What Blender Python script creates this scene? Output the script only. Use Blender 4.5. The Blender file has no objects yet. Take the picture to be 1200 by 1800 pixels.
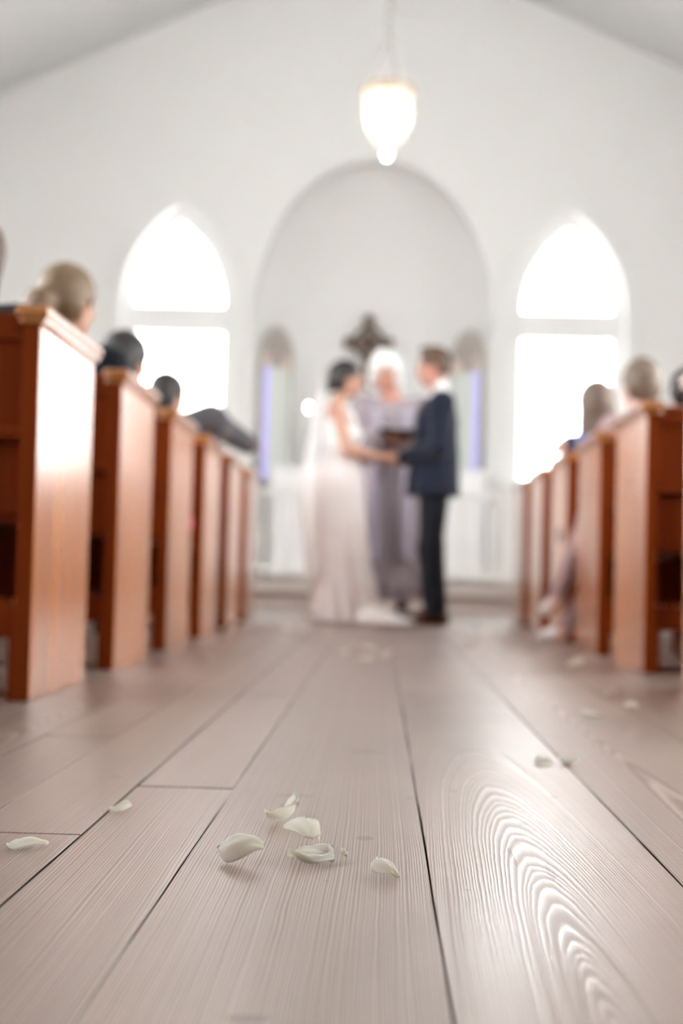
import bpy, bmesh, math, random
import numpy as np
from mathutils import Vector, Matrix, Euler
random.seed(7)
SC = bpy.context.scene
COL = SC.collection
PI = math.pi

# ------------------------------------------------------------------ camera
cam_d = bpy.data.cameras.new('camera')
cam = bpy.data.objects.new('camera', cam_d); COL.objects.link(cam); SC.camera = cam
cam_d.sensor_fit = 'VERTICAL'; cam_d.sensor_height = 36; cam_d.sensor_width = 24; cam_d.lens = 50
ax_y = Vector((68, -105, -2500)).normalized()
ax_x = Vector((1, -.025, 0)); ax_x = (ax_x - ax_x.dot(ax_y)*ax_y).normalized()
ax_z = ax_x.cross(ax_y)
rot = Matrix((ax_x, ax_y, ax_z))                # rows: world axes seen from the camera = camera-to-world
cam.matrix_world = Matrix.Translation((0, 0, .334)) @ rot.to_4x4()
cam_d.clip_start = .02; cam_d.clip_end = 200
cam_d.dof.use_dof = True; cam_d.dof.focus_distance = 1.64; cam_d.dof.aperture_fstop = 2.75

# ------------------------------------------------------------------ daylight and exposure
w = bpy.data.worlds.new('overcast_sky'); SC.world = w; w.use_nodes = True
bg = w.node_tree.nodes['Background']
bg.inputs[0].default_value = (1.0, .99, .98, 1); bg.inputs[1].default_value = 9.0
def portal(x, y, z, sx, sz, rotz):
    l = bpy.data.lights.new('window_portal', 'AREA'); l.shape = 'RECTANGLE'; l.size = sx; l.size_y = sz
    l.cycles.is_portal = True
    o = bpy.data.objects.new('window_portal', l); COL.objects.link(o)
    o.location = (x, y, z); o.rotation_euler = Euler((PI/2, 0, rotz))   # local -Z looks into the room
    return o
CX = -.13                                        # centre line of the church
HW = 3.75                                        # half width of the nave
YB, YE = -4.0, 13.2                              # back and end wall
EAVE, APEX = 4.69, 6.37
WIN_E = [CX-1.83, CX+1.83]                       # windows of the end wall
WIN_S = [(2.0, .62), (5.0, .85), (7.6, .85)]   # windows of the side walls: place, half width
for x in WIN_E: portal(x, YE+.34, 2.45, 1.05, 2.7, 0)
for y, hw in WIN_S:
    portal(CX-HW-.34, y, 2.5, 2*hw+.05, 2.7, PI/2)
    portal(CX+HW+.34, y, 2.5, 2*hw+.05, 2.7, -PI/2)
SC.view_settings.view_transform = 'Standard'; SC.view_settings.look = 'None'
SC.view_settings.gamma = 1; SC.view_settings.use_curve_mapping = False
SC.view_settings.exposure = 1.2
SC.cycles.use_denoising = True
SC.cycles.max_bounces = 10; SC.cycles.diffuse_bounces = 5; SC.cycles.glossy_bounces = 4
SC.cycles.transparent_max_bounces = 12; SC.cycles.sample_clamp_indirect = 6
SC.cycles.caustics_reflective = False; SC.cycles.caustics_refractive = False

# ------------------------------------------------------------------ helpers: objects
def tag(o, label=None, cat=None, group=None, kind=None):
    if label: o['label'] = label
    if cat: o['category'] = cat
    if group: o['group'] = group
    if kind: o['kind'] = kind
    return o
def empty(name, loc=(0, 0, 0), rz=0):
    o = bpy.data.objects.new(name, None); COL.objects.link(o)
    o.location = loc; o.rotation_euler = (0, 0, rz); o.empty_display_size = .1
    return o
def link(name, me, mat, parent=None, loc=None, rot=None):
    o = bpy.data.objects.new(name, me); COL.objects.link(o)
    if mat is not None:
        for m in (mat if isinstance(mat, (list, tuple)) else [mat]): me.materials.append(m)
    if parent: o.parent = parent
    if loc: o.location = loc
    if rot: o.rotation_euler = rot
    return o
def from_bm(name, bm, mat, parent=None, smooth=False, loc=None, rot=None):
    me = bpy.data.meshes.new(name)
    bmesh.ops.recalc_face_normals(bm, faces=bm.faces[:])
    bm.to_mesh(me); bm.free()
    if smooth: me.polygons.foreach_set('use_smooth', [True]*len(me.polygons))
    return link(name, me, mat, parent, loc, rot)
def from_data(name, v, f, mat, parent=None, smooth=True, loc=None, rot=None):
    me = bpy.data.meshes.new(name); me.from_pydata([tuple(p) for p in v], [], [tuple(q) for q in f]); me.update()
    if smooth: me.polygons.foreach_set('use_smooth', [True]*len(me.polygons))
    return link(name, me, mat, parent, loc, rot)
def box(bm, x0, x1, y0, y1, z0, z1, bev=0.0, seg=2):
    r = bmesh.ops.create_cube(bm, size=1)
    vs = r['verts']
    bmesh.ops.scale(bm, verts=vs, vec=(x1-x0, y1-y0, z1-z0))
    bmesh.ops.translate(bm, verts=vs, vec=((x0+x1)/2, (y0+y1)/2, (z0+z1)/2))
    if bev:
        es = list({e for v in vs for e in v.link_edges})
        bmesh.ops.bevel(bm, geom=es, offset=bev, segments=seg, affect='EDGES', profile=.6)
def lathe(bm, prof, n=24, cx=0, cy=0):
    rings = []
    for r, z in prof:
        rings.append([bm.verts.new((cx+r*math.cos(2*PI*i/n), cy+r*math.sin(2*PI*i/n), z)) for i in range(n)])
    for a, b in zip(rings, rings[1:]):
        for i in range(n): bm.faces.new((a[i], a[(i+1) % n], b[(i+1) % n], b[i]))
    for ring in (rings[0], rings[-1]):
        if len({tuple(v.co) for v in ring}) > 2: bm.faces.new(ring)
def tube(bm, pts, r, n=8, closed=False):
    pts = [Vector(p) for p in pts]; m = len(pts); rings = []
    for i, p in enumerate(pts):
        a = pts[i-1] if (i or closed) else p; b = pts[(i+1) % m] if (i < m-1 or closed) else p
        d = (b-a).normalized(); u = d.cross(Vector((0, 0, 1)))
        if u.length < .05: u = d.cross(Vector((1, 0, 0)))
        u.normalize(); v = d.cross(u)
        rr = r[i] if isinstance(r, (list, tuple)) else r
        rings.append([bm.verts.new(p+u*rr*math.cos(2*PI*k/n)+v*rr*math.sin(2*PI*k/n)) for k in range(n)])
    prs = list(zip(rings, rings[1:]))+([(rings[-1], rings[0])] if closed else [])
    for a, b in prs:
        for k in range(n): bm.faces.new((a[k], a[(k+1) % n], b[(k+1) % n], b[k]))
    if not closed: bm.faces.new(rings[0]); bm.faces.new(rings[-1])
def slab(name, outline, holes, thick, mat, place, parent=None, bevel=0.0):
    """flat board in the XZ plane with holes, thickened along +Y, then moved by the matrix 'place'"""
    cu = bpy.data.curves.new(name, 'CURVE'); cu.dimensions = '2D'; cu.fill_mode = 'BOTH'; cu.extrude = thick/2
    for loop in [outline]+holes:
        s = cu.splines.new('POLY'); s.points.add(len(loop)-1); s.use_cyclic_u = True
        for p, (x, z) in zip(s.points, loop): p.co = (x, z, 0, 1)
    t = bpy.data.objects.new(name, cu); COL.objects.link(t)
    bpy.context.view_layer.update()
    me = bpy.data.meshes.new_from_object(t.evaluated_get(bpy.context.evaluated_depsgraph_get()))
    bpy.data.objects.remove(t); bpy.data.curves.remove(cu)
    me.transform(place @ Matrix.Translation((0, thick/2, 0)) @ Matrix.Rotation(PI/2, 4, 'X'))
    bm = bmesh.new(); bm.from_mesh(me); bmesh.ops.remove_doubles(bm, verts=bm.verts[:], dist=1e-5); bmesh.ops.recalc_face_normals(bm, faces=bm.faces[:]); bm.to_mesh(me); bm.free()
    me.name = name; me.materials.clear()
    return link(name, me, mat, parent)

# ------------------------------------------------------------------ helpers: materials
def nodes(name):
    m = bpy.data.materials.new(name); m.use_nodes = True
    nt = m.node_tree; return m, nt, nt.nodes['Principled BSDF']
def N(nt, t, **kw):
    n = nt.nodes.new('ShaderNode'+t)
    for k, v in kw.items():
        if k.startswith('i_'): n.inputs[k[2:].replace('_', ' ')].default_value = v
        else: setattr(n, k, v)
    return n
def M(nt, op, a, b=None, c=None, clamp=False):
    n = nt.nodes.new('ShaderNodeMath'); n.operation = op; n.use_clamp = clamp
    for i, v in enumerate((a, b, c)):
        if v is None: continue
        if isinstance(v, (int, float)): n.inputs[i].default_value = v
        else: nt.links.new(v, n.inputs[i])
    return n.outputs[0]
def mix(nt, f, a, b):
    n = nt.nodes.new('ShaderNodeMix'); n.data_type = 'RGBA'
    for s, v in ((n.inputs[0], f), (n.inputs[6], a), (n.inputs[7], b)):
        if isinstance(v, (int, float)): s.default_value = v
        elif isinstance(v, tuple): s.default_value = (*v, 1) if len(v) == 3 else v
        else: nt.links.new(v, s)
    return n.outputs[2]
def plain(name, col, rough=.6, spec=.5, noise=0.0, scale=30, metal=0, sheen=0, bump=0.0, coat=0):
    m, nt, p = nodes(name)
    p.inputs['Base Color'].default_value = (*col, 1); p.inputs['Roughness'].default_value = rough
    p.inputs['Specular IOR Level'].default_value = spec; p.inputs['Metallic'].default_value = metal
    p.inputs['Sheen Weight'].default_value = sheen; p.inputs['Coat Weight'].default_value = coat
    if noise or bump:
        tc = N(nt, 'TexCoord'); nz = N(nt, 'TexNoise', i_Scale=scale, i_Detail=4.0)
        nt.links.new(tc.outputs['Object'], nz.inputs['Vector'])
        if noise:
            c = mix(nt, nz.outputs[0], tuple(x*(1-noise) for x in col), tuple(min(1, x*(1+noise)) for x in col))
            nt.links.new(c, p.inputs['Base Color'])
        if bump:
            b = N(nt, 'Bump', i_Strength=bump, i_Distance=.004); nt.links.new(nz.outputs[0], b.inputs['Height'])
            nt.links.new(b.outputs[0], p.inputs['Normal'])
    return m
def emit(name, col, s):
    m, nt, p = nodes(name)
    p.inputs['Base Color'].default_value = (*col, 1)
    p.inputs['Emission Color'].default_value = (*col, 1); p.inputs['Emission Strength'].default_value = s
    return m
def thin_glass(name, tint=(1, 1, 1), gl=.06, diff=0.0, dcol=(1, 1, 1)):
    m, nt, p = nodes(name); out = nt.nodes['Material Output']
    t = N(nt, 'BsdfTransparent'); t.inputs[0].default_value = (*tint, 1)
    g = N(nt, 'BsdfGlossy'); g.inputs['Roughness'].default_value = .08
    ms = N(nt, 'MixShader'); ms.inputs[0].default_value = gl
    nt.links.new(t.outputs[0], ms.inputs[1]); nt.links.new(g.outputs[0], ms.inputs[2])
    if diff:
        d = N(nt, 'BsdfDiffuse'); d.inputs[0].default_value = (*dcol, 1)
        tr = N(nt, 'BsdfTranslucent'); tr.inputs[0].default_value = (*dcol, 1)
        m1 = N(nt, 'MixShader'); m1.inputs[0].default_value = .5
        nt.links.new(d.outputs[0], m1.inputs[1]); nt.links.new(tr.outputs[0], m1.inputs[2])
        m2 = N(nt, 'MixShader'); m2.inputs[0].default_value = diff
        nt.links.new(ms.outputs[0], m2.inputs[1]); nt.links.new(m1.outputs[0], m2.inputs[2]); ms = m2
    nt.links.new(ms.outputs[0], out.inputs['Surface'])
    return m
def pew_wood(name, dark, light, rough=.3):
    m, nt, p = nodes(name)
    tc = N(nt, 'TexCoord'); mp = N(nt, 'Mapping'); mp.inputs['Scale'].default_value = (22, 22, 1.6)
    oi = N(nt, 'ObjectInfo')
    nt.links.new(tc.outputs['Object'], mp.inputs['Vector'])
    ad = N(nt, 'VectorMath', operation='ADD'); nt.links.new(mp.outputs[0], ad.inputs[0])
    rv = N(nt, 'CombineXYZ'); r7 = M(nt, 'MULTIPLY', oi.outputs['Random'], 37.0); nt.links.new(r7, rv.inputs[0]); nt.links.new(r7, rv.inputs[2])
    nt.links.new(rv.outputs[0], ad.inputs[1])
    a = N(nt, 'TexNoise', i_Scale=1.0, i_Detail=5.0, i_Distortion=.6); nt.links.new(ad.outputs[0], a.inputs['Vector'])
    b = N(nt, 'TexNoise', i_Scale=.22, i_Detail=2.0); nt.links.new(ad.outputs[0], b.inputs['Vector'])
    f = M(nt, 'ADD', M(nt, 'MULTIPLY', a.outputs[0], .35), M(nt, 'MULTIPLY', b.outputs[0], .85))
    f = M(nt, 'SUBTRACT', M(nt, 'MULTIPLY', f, 2.2), .78, clamp=True)
    nt.links.new(mix(nt, f, dark, light), p.inputs['Base Color'])
    p.inputs['Roughness'].default_value = rough; p.inputs['Specular IOR Level'].default_value = .5 if rough < .3 else .12
    p.inputs['Coat Weight'].default_value = 1.0 if rough < .3 else 0; p.inputs['Coat Roughness'].default_value = .24; p.inputs['Coat IOR'].default_value = 1.5
    bp = N(nt, 'Bump', i_Strength=.06, i_Distance=.002); nt.links.new(a.outputs[0], bp.inputs['Height']); nt.links.new(bp.outputs[0], p.inputs['Normal'])
    return m
PLASTER = plain('plaster_white', (.85, .848, .84), .85, .2, noise=.02, scale=2.5, bump=.05)
APSE_M = plain('plaster_apse', (.92, .918, .91), .85, .2, noise=.01, scale=2.5)
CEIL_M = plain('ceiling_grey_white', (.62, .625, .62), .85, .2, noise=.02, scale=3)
TRIM_M = plain('painted_trim_white', (.86, .86, .855), .35, .5, noise=.01)
GLASS = thin_glass('window_glass', (.97, .985, .98), .05)
GLASS_E = thin_glass('window_obscured_glass', (.88, .885, .885), .05)
PEW_M = pew_wood('pew_varnished_pine', (.42, .10, .010), (.72, .25, .035), .26)
PEW_SHADED = pew_wood('pew_red_pine_shaded', (.10, .014, .0015), (.23, .040, .004), .42)  # same pine darkened; dimness of camera-facing parts put into the colour
RAIL_M = plain('rail_white_paint', (.82, .81, .79), .4)

BACK_M = pew_wood('rear_wall_darkened', (.08, .03, .012), (.16, .07, .03), .5)  # unseen rear wall; dark wood invented to cut light bouncing off it
PEW_CAP = pew_wood('pew_cap_polished', (.34, .11, .03), (.55, .23, .08), .2)
MARKS = [(-.117, 2.12, .030, .012), (-.128, 2.03, .006, .022), (-.012, 1.80, .012, .016), (-.02, 2.66, .03, .02), (.052, 2.13, .007, .01),
         (-.10, 2.24, .007, .007), (.20, 1.63, .004, .05), (.163, 1.71, .003, .06), (-.19, 2.15, .006, .012), (.27, 2.17, .006, .012), (-.05, 1.55, .003, .003),
         (-.63, 2.3, .012, .016), (.12, 2.2, .007, .010), (-.09, 1.07, .018, .01), (.01, 1.62, .004, .004), (-.41, 2.25, .01, .014), (.20, 1.93, .006, .02), (.1, 1.52, .003, .003)]
def floor_wood():
    m, nt, p = nodes('worn_floor_pine')
    tc = N(nt, 'TexCoord'); sp = N(nt, 'SeparateXYZ'); nt.links.new(tc.outputs['Object'], sp.inputs[0])
    def attr(n):
        a = N(nt, 'Attribute', attribute_type='OBJECT', attribute_name=n); return a.outputs['Fac']
    def noise(sx, sy, detail=3.0, off=None, dist=0.0):
        mp = N(nt, 'Mapping'); mp.inputs['Scale'].default_value = (sx, sy, 1)
        nt.links.new(tc.outputs['Object'], mp.inputs['Vector'])
        n = N(nt, 'TexNoise', i_Scale=1.0, i_Detail=detail, i_Distortion=dist)
        if off is not None:
            cb = N(nt, 'CombineXYZ'); nt.links.new(off, cb.inputs[2])
            nt.links.new(cb.outputs[0], mp.inputs['Location'])
        nt.links.new(mp.outputs[0], n.inputs['Vector']); return n.outputs[0]
    x, y = sp.outputs[0], sp.outputs[1]
    seed = attr('grain_seed')
    wob = M(nt, 'MULTIPLY', M(nt, 'SUBTRACT', noise(4, .8, 2.0, seed), .5), .014)
    fine = M(nt, 'MULTIPLY', M(nt, 'SUBTRACT', noise(60, 9, 2.0, seed), .5), .0022)
    dx = M(nt, 'ADD', M(nt, 'SUBTRACT', x, attr('grain_x')), wob)
    dz = M(nt, 'MAXIMUM', M(nt, 'ADD', attr('grain_depth'), M(nt, 'MULTIPLY', y, attr('grain_tilt'))), .002)
    dz = M(nt, 'ADD', dz, M(nt, 'MULTIPLY', M(nt, 'SUBTRACT', noise(6, 1.6, 2.0, seed), .5), .006))
    r = M(nt, 'SQRT', M(nt, 'ADD', M(nt, 'MULTIPLY', dx, dx), M(nt, 'MULTIPLY', dz, dz)))
    r = M(nt, 'ADD', r, fine)
    vr = N(nt, 'TexNoise', noise_dimensions='2D', i_Scale=1.0, i_Detail=2.0); vc = N(nt, 'CombineXYZ'); nt.links.new(M(nt, 'MULTIPLY', r, 55.0), vc.inputs[0]); nt.links.new(seed, vc.inputs[1]); nt.links.new(vc.outputs[0], vr.inputs['Vector'])
    r = M(nt, 'ADD', r, M(nt, 'MULTIPLY', M(nt, 'SUBTRACT', vr.outputs[0], .5), .012))
    fr = M(nt, 'FRACT', M(nt, 'MULTIPLY', r, 300.0))
    # soft earlywood, sharp narrow latewood ridge
    ring = M(nt, 'POWER', M(nt, 'MULTIPLY', M(nt, 'MINIMUM', M(nt, 'MULTIPLY', fr, 1.35), M(nt, 'MULTIPLY', M(nt, 'SUBTRACT', 1.0, fr), 3.8)), 1.0), 1.5, clamp=True)
    big = noise(3.0, 1.1, 4.0, seed, .4); mid = noise(22, 5, 5.0, seed); pores = noise(420, 30, 2.0, seed)
    fade = M(nt, 'MULTIPLY', M(nt, 'SUBTRACT', big, .25), 1.9, clamp=True)
    base = mix(nt, big, (.118, .066, .047), (.275, .182, .142))
    base = mix(nt, M(nt, 'MULTIPLY', M(nt, 'SUBTRACT', mid, .2), .8, clamp=True), base, (.10, .056, .04))
    lite = mix(nt, .72, base, (.60, .505, .45))
    c = mix(nt, M(nt, 'MULTIPLY', ring, M(nt, 'ADD', .42, M(nt, 'MULTIPLY', fade, .5))), base, lite)
    c = mix(nt, M(nt, 'MULTIPLY', M(nt, 'SUBTRACT', pores, .55, clamp=True), .9, clamp=True), c, (.2, .12, .09))
    tone = attr('tone')
    br = N(nt, 'HueSaturation'); nt.links.new(tone, br.inputs['Value']); nt.links.new(c, br.inputs['Color']); c = br.outputs[0]
    dist = None
    jx = M(nt, 'MULTIPLY', M(nt, 'SUBTRACT', mid, .5), .012)
    for mx, my, rx, ry in MARKS:
        a = M(nt, 'DIVIDE', M(nt, 'SUBTRACT', M(nt, 'ADD', x, jx), mx), rx); b = M(nt, 'DIVIDE', M(nt, 'SUBTRACT', y, my), ry)
        d = M(nt, 'ADD', M(nt, 'MULTIPLY', a, a), M(nt, 'MULTIPLY', b, b))
        dist = d if dist is None else M(nt, 'MINIMUM', dist, d)
    mk = M(nt, 'MULTIPLY', M(nt, 'SUBTRACT', 1.1, dist), 2.2, clamp=True)
    c = mix(nt, M(nt, 'MULTIPLY', mk, .8), c, (.10, .065, .06))
    nt.links.new(c, p.inputs['Base Color'])
    ro = M(nt, 'ADD', .45, M(nt, 'MULTIPLY', M(nt, 'SUBTRACT', .5, ring), .26))
    ro = M(nt, 'ADD', ro, M(nt, 'MULTIPLY', M(nt, 'SUBTRACT', big, .5), .25))
    nt.links.new(M(nt, 'ADD', ro, attr('dull')), p.inputs['Roughness'])
    p.inputs['Specular IOR Level'].default_value = .4
    p.inputs['Sheen Weight'].default_value = .05; p.inputs['Sheen Roughness'].default_value = .25; p.inputs['Sheen Tint'].default_value = (1, .98, .97, 1)
    p.inputs['Coat Weight'].default_value = .75; p.inputs['Coat Roughness'].default_value = .36; p.inputs['Coat IOR'].default_value = 1.5
    hgt = M(nt, 'ADD', M(nt, 'MULTIPLY', ring, .7), M(nt, 'MULTIPLY', mid, .6))
    hgt = M(nt, 'SUBTRACT', hgt, M(nt, 'MULTIPLY', mk, .8))
    bp = N(nt, 'Bump', i_Strength=.28, i_Distance=.0006); nt.links.new(hgt, bp.inputs['Height']); nt.links.new(bp.outputs[0], p.inputs['Normal']); bc = N(nt, 'Bump', i_Strength=.28, i_Distance=.0007); nt.links.new(hgt, bc.inputs['Height']); nt.links.new(bc.outputs[0], p.inputs['Coat Normal'])
    return m
FLOOR_M = floor_wood()
SUB_M = plain('subfloor_dark', (.03, .018, .012), .9, .1)

# ------------------------------------------------------------------ setting: floor of single planks
fl = bmesh.new(); box(fl, CX-HW, CX+HW, YB, YE+.3, -.16, -.032)
floor = tag(from_bm('floor', fl, SUB_M), 'old worn pine board floor of the church aisle', kind='structure')
seams = [CX-HW, -3.62, -3.35, -3.07, -2.80, -2.50, -2.22, -1.93, -1.66, -1.37, -1.10, -.83, -.645, -.508, -.362, -.215, .0625, .338, .637, .93, 1.21, 1.49, 1.77, 2.04, 2.33, 2.6, 2.88, 3.16, 3.42, CX+HW]
ends = {(-.645): [-1.2, 2.76, 6.9, 10.2], (-.508): [1.763, 5.5, 9.4], (-.362): [2.17, 6.3, 10.4], (-.215): [-.3, 5.9, 10.9], (.0625): [6.8, 11.0], (.338): [4.9, 9.6], (.637): [2.9, 7.4]}
rnd = random.Random(3)
for a, b in zip(seams, seams[1:]):
    cuts = ends.get(a) or [rnd.uniform(-2, 1), rnd.uniform(2.5, 5), rnd.uniform(7, 10)]
    ys = [YB]+[c for c in cuts if c < 11.8]+[11.9]
    for i, (y0, y1) in enumerate(zip(ys, ys[1:])):
        g = .0016 if -.7 < a < .7 else .003
        lift = rnd.uniform(-.0012, .0006)
        gl = .0007+rnd.random()*.0006; gr = .0007+rnd.random()*.0006
        if abs(b-.338) < .01: gr = .0016
        if abs(a-.338) < .01: gl = .0016
        bm = bmesh.new()
        x0, x1 = a+gl, b-gr
        # plank cross-section with softened arrises, edges slightly wavy along the length
        nseg = max(2, int((y1-y0)/.22)); prof = []
        rows = []
        e0 = .0022 if i else 0; e1 = .0022
        for k in range(nseg+1):
            yy = y0+e0+(y1-y0-e0-e1)*k/nseg
            wa = x0+rnd.uniform(-.0006, .0009); wb = x1+rnd.uniform(-.0009, .0006)
            cup = rnd.uniform(-.0004, .0004)
            rows.append([bm.verts.new(q) for q in ((wa, yy, -.03), (wa, yy, lift-.0005), (wa+.0006, yy, lift), ((wa+wb)/2, yy, lift+cup), (wb-.0006, yy, lift), (wb, yy, lift-.0005), (wb, yy, -.03))])
        for ra, rb in zip(rows, rows[1:]):
            for k in range(6): bm.faces.new((ra[k], ra[k+1], rb[k+1], rb[k])).material_index = int(k in (0, 5))
        bm.faces.new(rows[0]); bm.faces.new(rows[-1])
        o = from_bm('plank', bm, [FLOOR_M, SUB_M], floor)
        o['grain_seed'] = rnd.uniform(0, 60); o['tone'] = rnd.uniform(.88, 1.08); o['dull'] = rnd.uniform(-.02, .05)
        if abs(a-.0625) < .01 and i == 0:
            o['grain_x'] = .185; o['grain_depth'] = -.055; o['grain_tilt'] = .062; o['tone'] = 1.06; o['dull'] = -.07
        elif abs(a+.215) < .01:
            o['grain_x'] = -.40; o['grain_depth'] = .07; o['grain_tilt'] = .006
        else:
            o['grain_x'] = a+rnd.choice([-.12, .3, .12]); o['grain_depth'] = rnd.uniform(.01, .06); o['grain_tilt'] = rnd.uniform(.002, .03)
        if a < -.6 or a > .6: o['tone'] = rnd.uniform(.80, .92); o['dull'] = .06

# chancel: a lower step, its brown edge also painting the shadow line, and a pale platform
bm = bmesh.new(); box(bm, CX-HW, CX+HW, 11.93, 12.2, -.02, .118, .004)
step = tag(from_bm('trim_1', bm, plain('step_riser_pinkish', (.56, .47, .43), .6, noise=.05)), 'low pinkish lower step before the altar rail', kind='structure')
bm = bmesh.new(); box(bm, CX-HW, CX+HW, 11.89, 12.2, .118, .142, .008); from_bm('nosing', bm, plain('nosing_brown_shadow', (.17, .085, .05), .5, noise=.2), step)
bm = bmesh.new(); box(bm, CX-HW, CX+HW, 12.2, 14.9, -.02, .245, .004)
plat = tag(from_bm('trim_2', bm, plain('platform_pale', (.66, .60, .56), .5, noise=.04)), 'pale raised chancel platform under the altar rail', kind='structure')
bm = bmesh.new(); box(bm, CX-HW, CX+HW, 12.16, 14.9, .245, .27, .008); from_bm('nosing', bm, plain('platform_top', (.70, .64, .60), .45, noise=.04), plat)

# ------------------------------------------------------------------ setting: walls with pointed windows
def lancet(cx, hw, z0, zs, za, n=14):
    """outline of a pointed window: sill z0, spring zs, apex za"""
    h = za-zs; R = (hw*hw+h*h)/(2*hw)
    pts = [(cx-hw, z0), (cx+hw, z0)]
    for i in range(n+1):
        t = i/n*math.asin(min(1, h/R)); pts.append((cx+hw-R+R*math.cos(t), zs+R*math.sin(t)))
    for i in range(n-1, -1, -1):
        t = i/n*math.asin(min(1, h/R)); pts.append((cx-hw+R-R*math.cos(t), zs+R*math.sin(t)))
    return pts
def arch(cx, a, z0, zs, b, n=40, s=1.0):
    return [(cx-a, z0), (cx+a, z0)]+[(cx+a*math.cos(PI*i/n), zs+b*math.sin(PI*i/n)) for i in range(n+1)]
WHW, WZ0, WZS, WZA = .52, 1.17, 2.78, 3.74
gable = [(CX-HW, -.1), (CX+HW, -.1), (CX+HW, EAVE), (CX, APEX), (CX-HW, EAVE)]
I4 = Matrix.Identity(4)
arch_hole = arch(CX, 1.115, .2, 2.67, 1.54)
end_holes = [lancet(x, WHW, WZ0, WZS, WZA) for x in WIN_E]+[arch_hole]
tag(slab('wall_end', gable, end_holes, .3, PLASTER, Matrix.Translation((0, YE, 0))), 'white plastered gable wall behind the altar with arch and two windows', kind='structure')
tag(slab('wall_back', gable, [], .3, BACK_M, Matrix.Translation((0, YB-.3, 0))), 'unseen rear wall, darkened to cut bounce light', kind='structure')
side_out = [(YB-.3, -.1), (YE+.3, -.1), (YE+.3, EAVE+.3), (YB-.3, EAVE+.3)]
side_holes = [lancet(y, hw, WZ0, WZS, WZA) for y, hw in WIN_S]
RL = Matrix.Translation((CX-HW, 0, 0)) @ Matrix.Rotation(PI/2, 4, 'Z')       # local X -> world Y, thickness to -X
tag(slab('wall_left', side_out, side_holes, .3, PLASTER, RL), 'white plastered left nave wall', kind='structure')
RR = Matrix.Translation((CX+HW+.3, 0, 0)) @ Matrix.Rotation(PI/2, 4, 'Z')
tag(slab('wall_right', side_out, side_holes, .3, PLASTER, RR), 'white plastered right nave wall', kind='structure')
bm = bmesh.new()
for s in (-1, 1):
    q = [(CX, APEX), (CX+s*(HW+.35), APEX-(HW+.35)*(APEX-EAVE)/HW)]
    vs = [bm.verts.new((x, y, z+dz)) for dz in (0, .15) for (x, z) in q for y in (YB-.4, YE+.4)]
    for f in ((0, 1, 3, 2), (4, 5, 7, 6), (0, 1, 5, 4), (2, 3, 7, 6), (0, 2, 6, 4), (1, 3, 7, 5)): bm.faces.new([vs[i] for i in f])
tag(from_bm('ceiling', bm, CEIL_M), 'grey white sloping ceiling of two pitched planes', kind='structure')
# apse behind the arch: tapered arched niche with a back wall
bm = bmesh.new(); rings = []
for k in range(17):
    th = PI/2*k/16.4; t = math.sin(th); sx = math.cos(th); sz = math.cos(th)**.9
    yy = YE+.28+.85*t
    pts = [(CX+1.115*sx*math.cos(PI*i/36), 2.67+1.54*sz*math.sin(PI*i/36)) for i in range(37)]
    pts = [(CX+1.115*sx, .2)]+pts+[(CX-1.115*sx, .2)]
    rings.append([bm.verts.new((x, yy, z)) for x, z in pts])
for a, b in zip(rings, rings[1:]):
    for i in range(len(a)-1): bm.faces.new((a[i], a[i+1], b[i+1], b[i]))
bm.faces.new(rings[-1])
ap = from_bm('wall_apse', bm, APSE_M, smooth=True)
sm = ap.modifiers.new('solid', 'SOLIDIFY'); sm.thickness = .12; sm.offset = 1 
tag(ap, 'rounded white apse recess behind the altar', kind='structure')

# windows: frame, transom, panes, casing
def window(n, place, hw, z0, zs, za, casing=True, label=None, glass=None):
    glass = glass or GLASS
    t = .09
    out = lancet(0, hw, z0, zs, za); f = slab(f'window_{n}', out, [lancet(0, hw-.095, z0+.07, zs, za-.13)], t, TRIM_M, place @ Matrix.Translation((0, .12, 0)))
    tag(f, label or 'tall white framed pointed church window', kind='structure')
    zt0, zt1 = 2.55, 2.805
    slab('transom', [(-hw+.04, zt0), (hw-.04, zt0), (hw-.04, zt1), (-hw+.04, zt1)], [], .10, TRIM_M, place @ Matrix.Translation((0, .11, 0)), f)
    slab('sill', [(-hw-.08, z0-.03), (hw+.08, z0-.03), (hw+.08, z0+.02), (-hw-.08, z0+.02)], [], .20, TRIM_M, place @ Matrix.Translation((0, -.07, 0)), f)
    slab('pane', [(-hw+.03, z0+.03), (hw-.03, z0+.03), (hw-.03, zt0+.02), (-hw+.03, zt0+.02)], [], .006, glass, place @ Matrix.Translation((0, .16, 0)), f)
    up = [(x, z) for x, z in lancet(0, hw-.03, zt1-.02, zs, za-.05)]
    slab('pane', up, [], .006, glass, place @ Matrix.Translation((0, .16, 0)), f)
    if casing:
        slab('casing', lancet(0, hw+.10, z0-.03, zs, za+.15), [lancet(0, hw, z0, zs, za)], .035, TRIM_M, place @ Matrix.Translation((0, -.035, 0)), f)
window(1, Matrix.Translation((WIN_E[0], YE, 0)), WHW, WZ0, WZS, WZA, label='pointed church window on the left of the altar arch, blazing white', glass=GLASS_E)
window(2, Matrix.Translation((WIN_E[1], YE, 0)), WHW, WZ0, WZS, WZA, label='pointed church window on the right of the altar arch, blazing white', glass=GLASS_E)
n = 3
for y, hw in WIN_S:
    window(n, Matrix.Translation((CX-HW, y, 0)) @ Matrix.Rotation(PI/2, 4, 'Z'), hw, WZ0, WZS, WZA, label='pointed window of the left nave wall'); n += 1
    window(n, Matrix.Translation((CX+HW, y, 0)) @ Matrix.Rotation(-PI/2, 4, 'Z'), hw, WZ0, WZS, WZA, label='pointed window of the right nave wall'); n += 1
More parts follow.
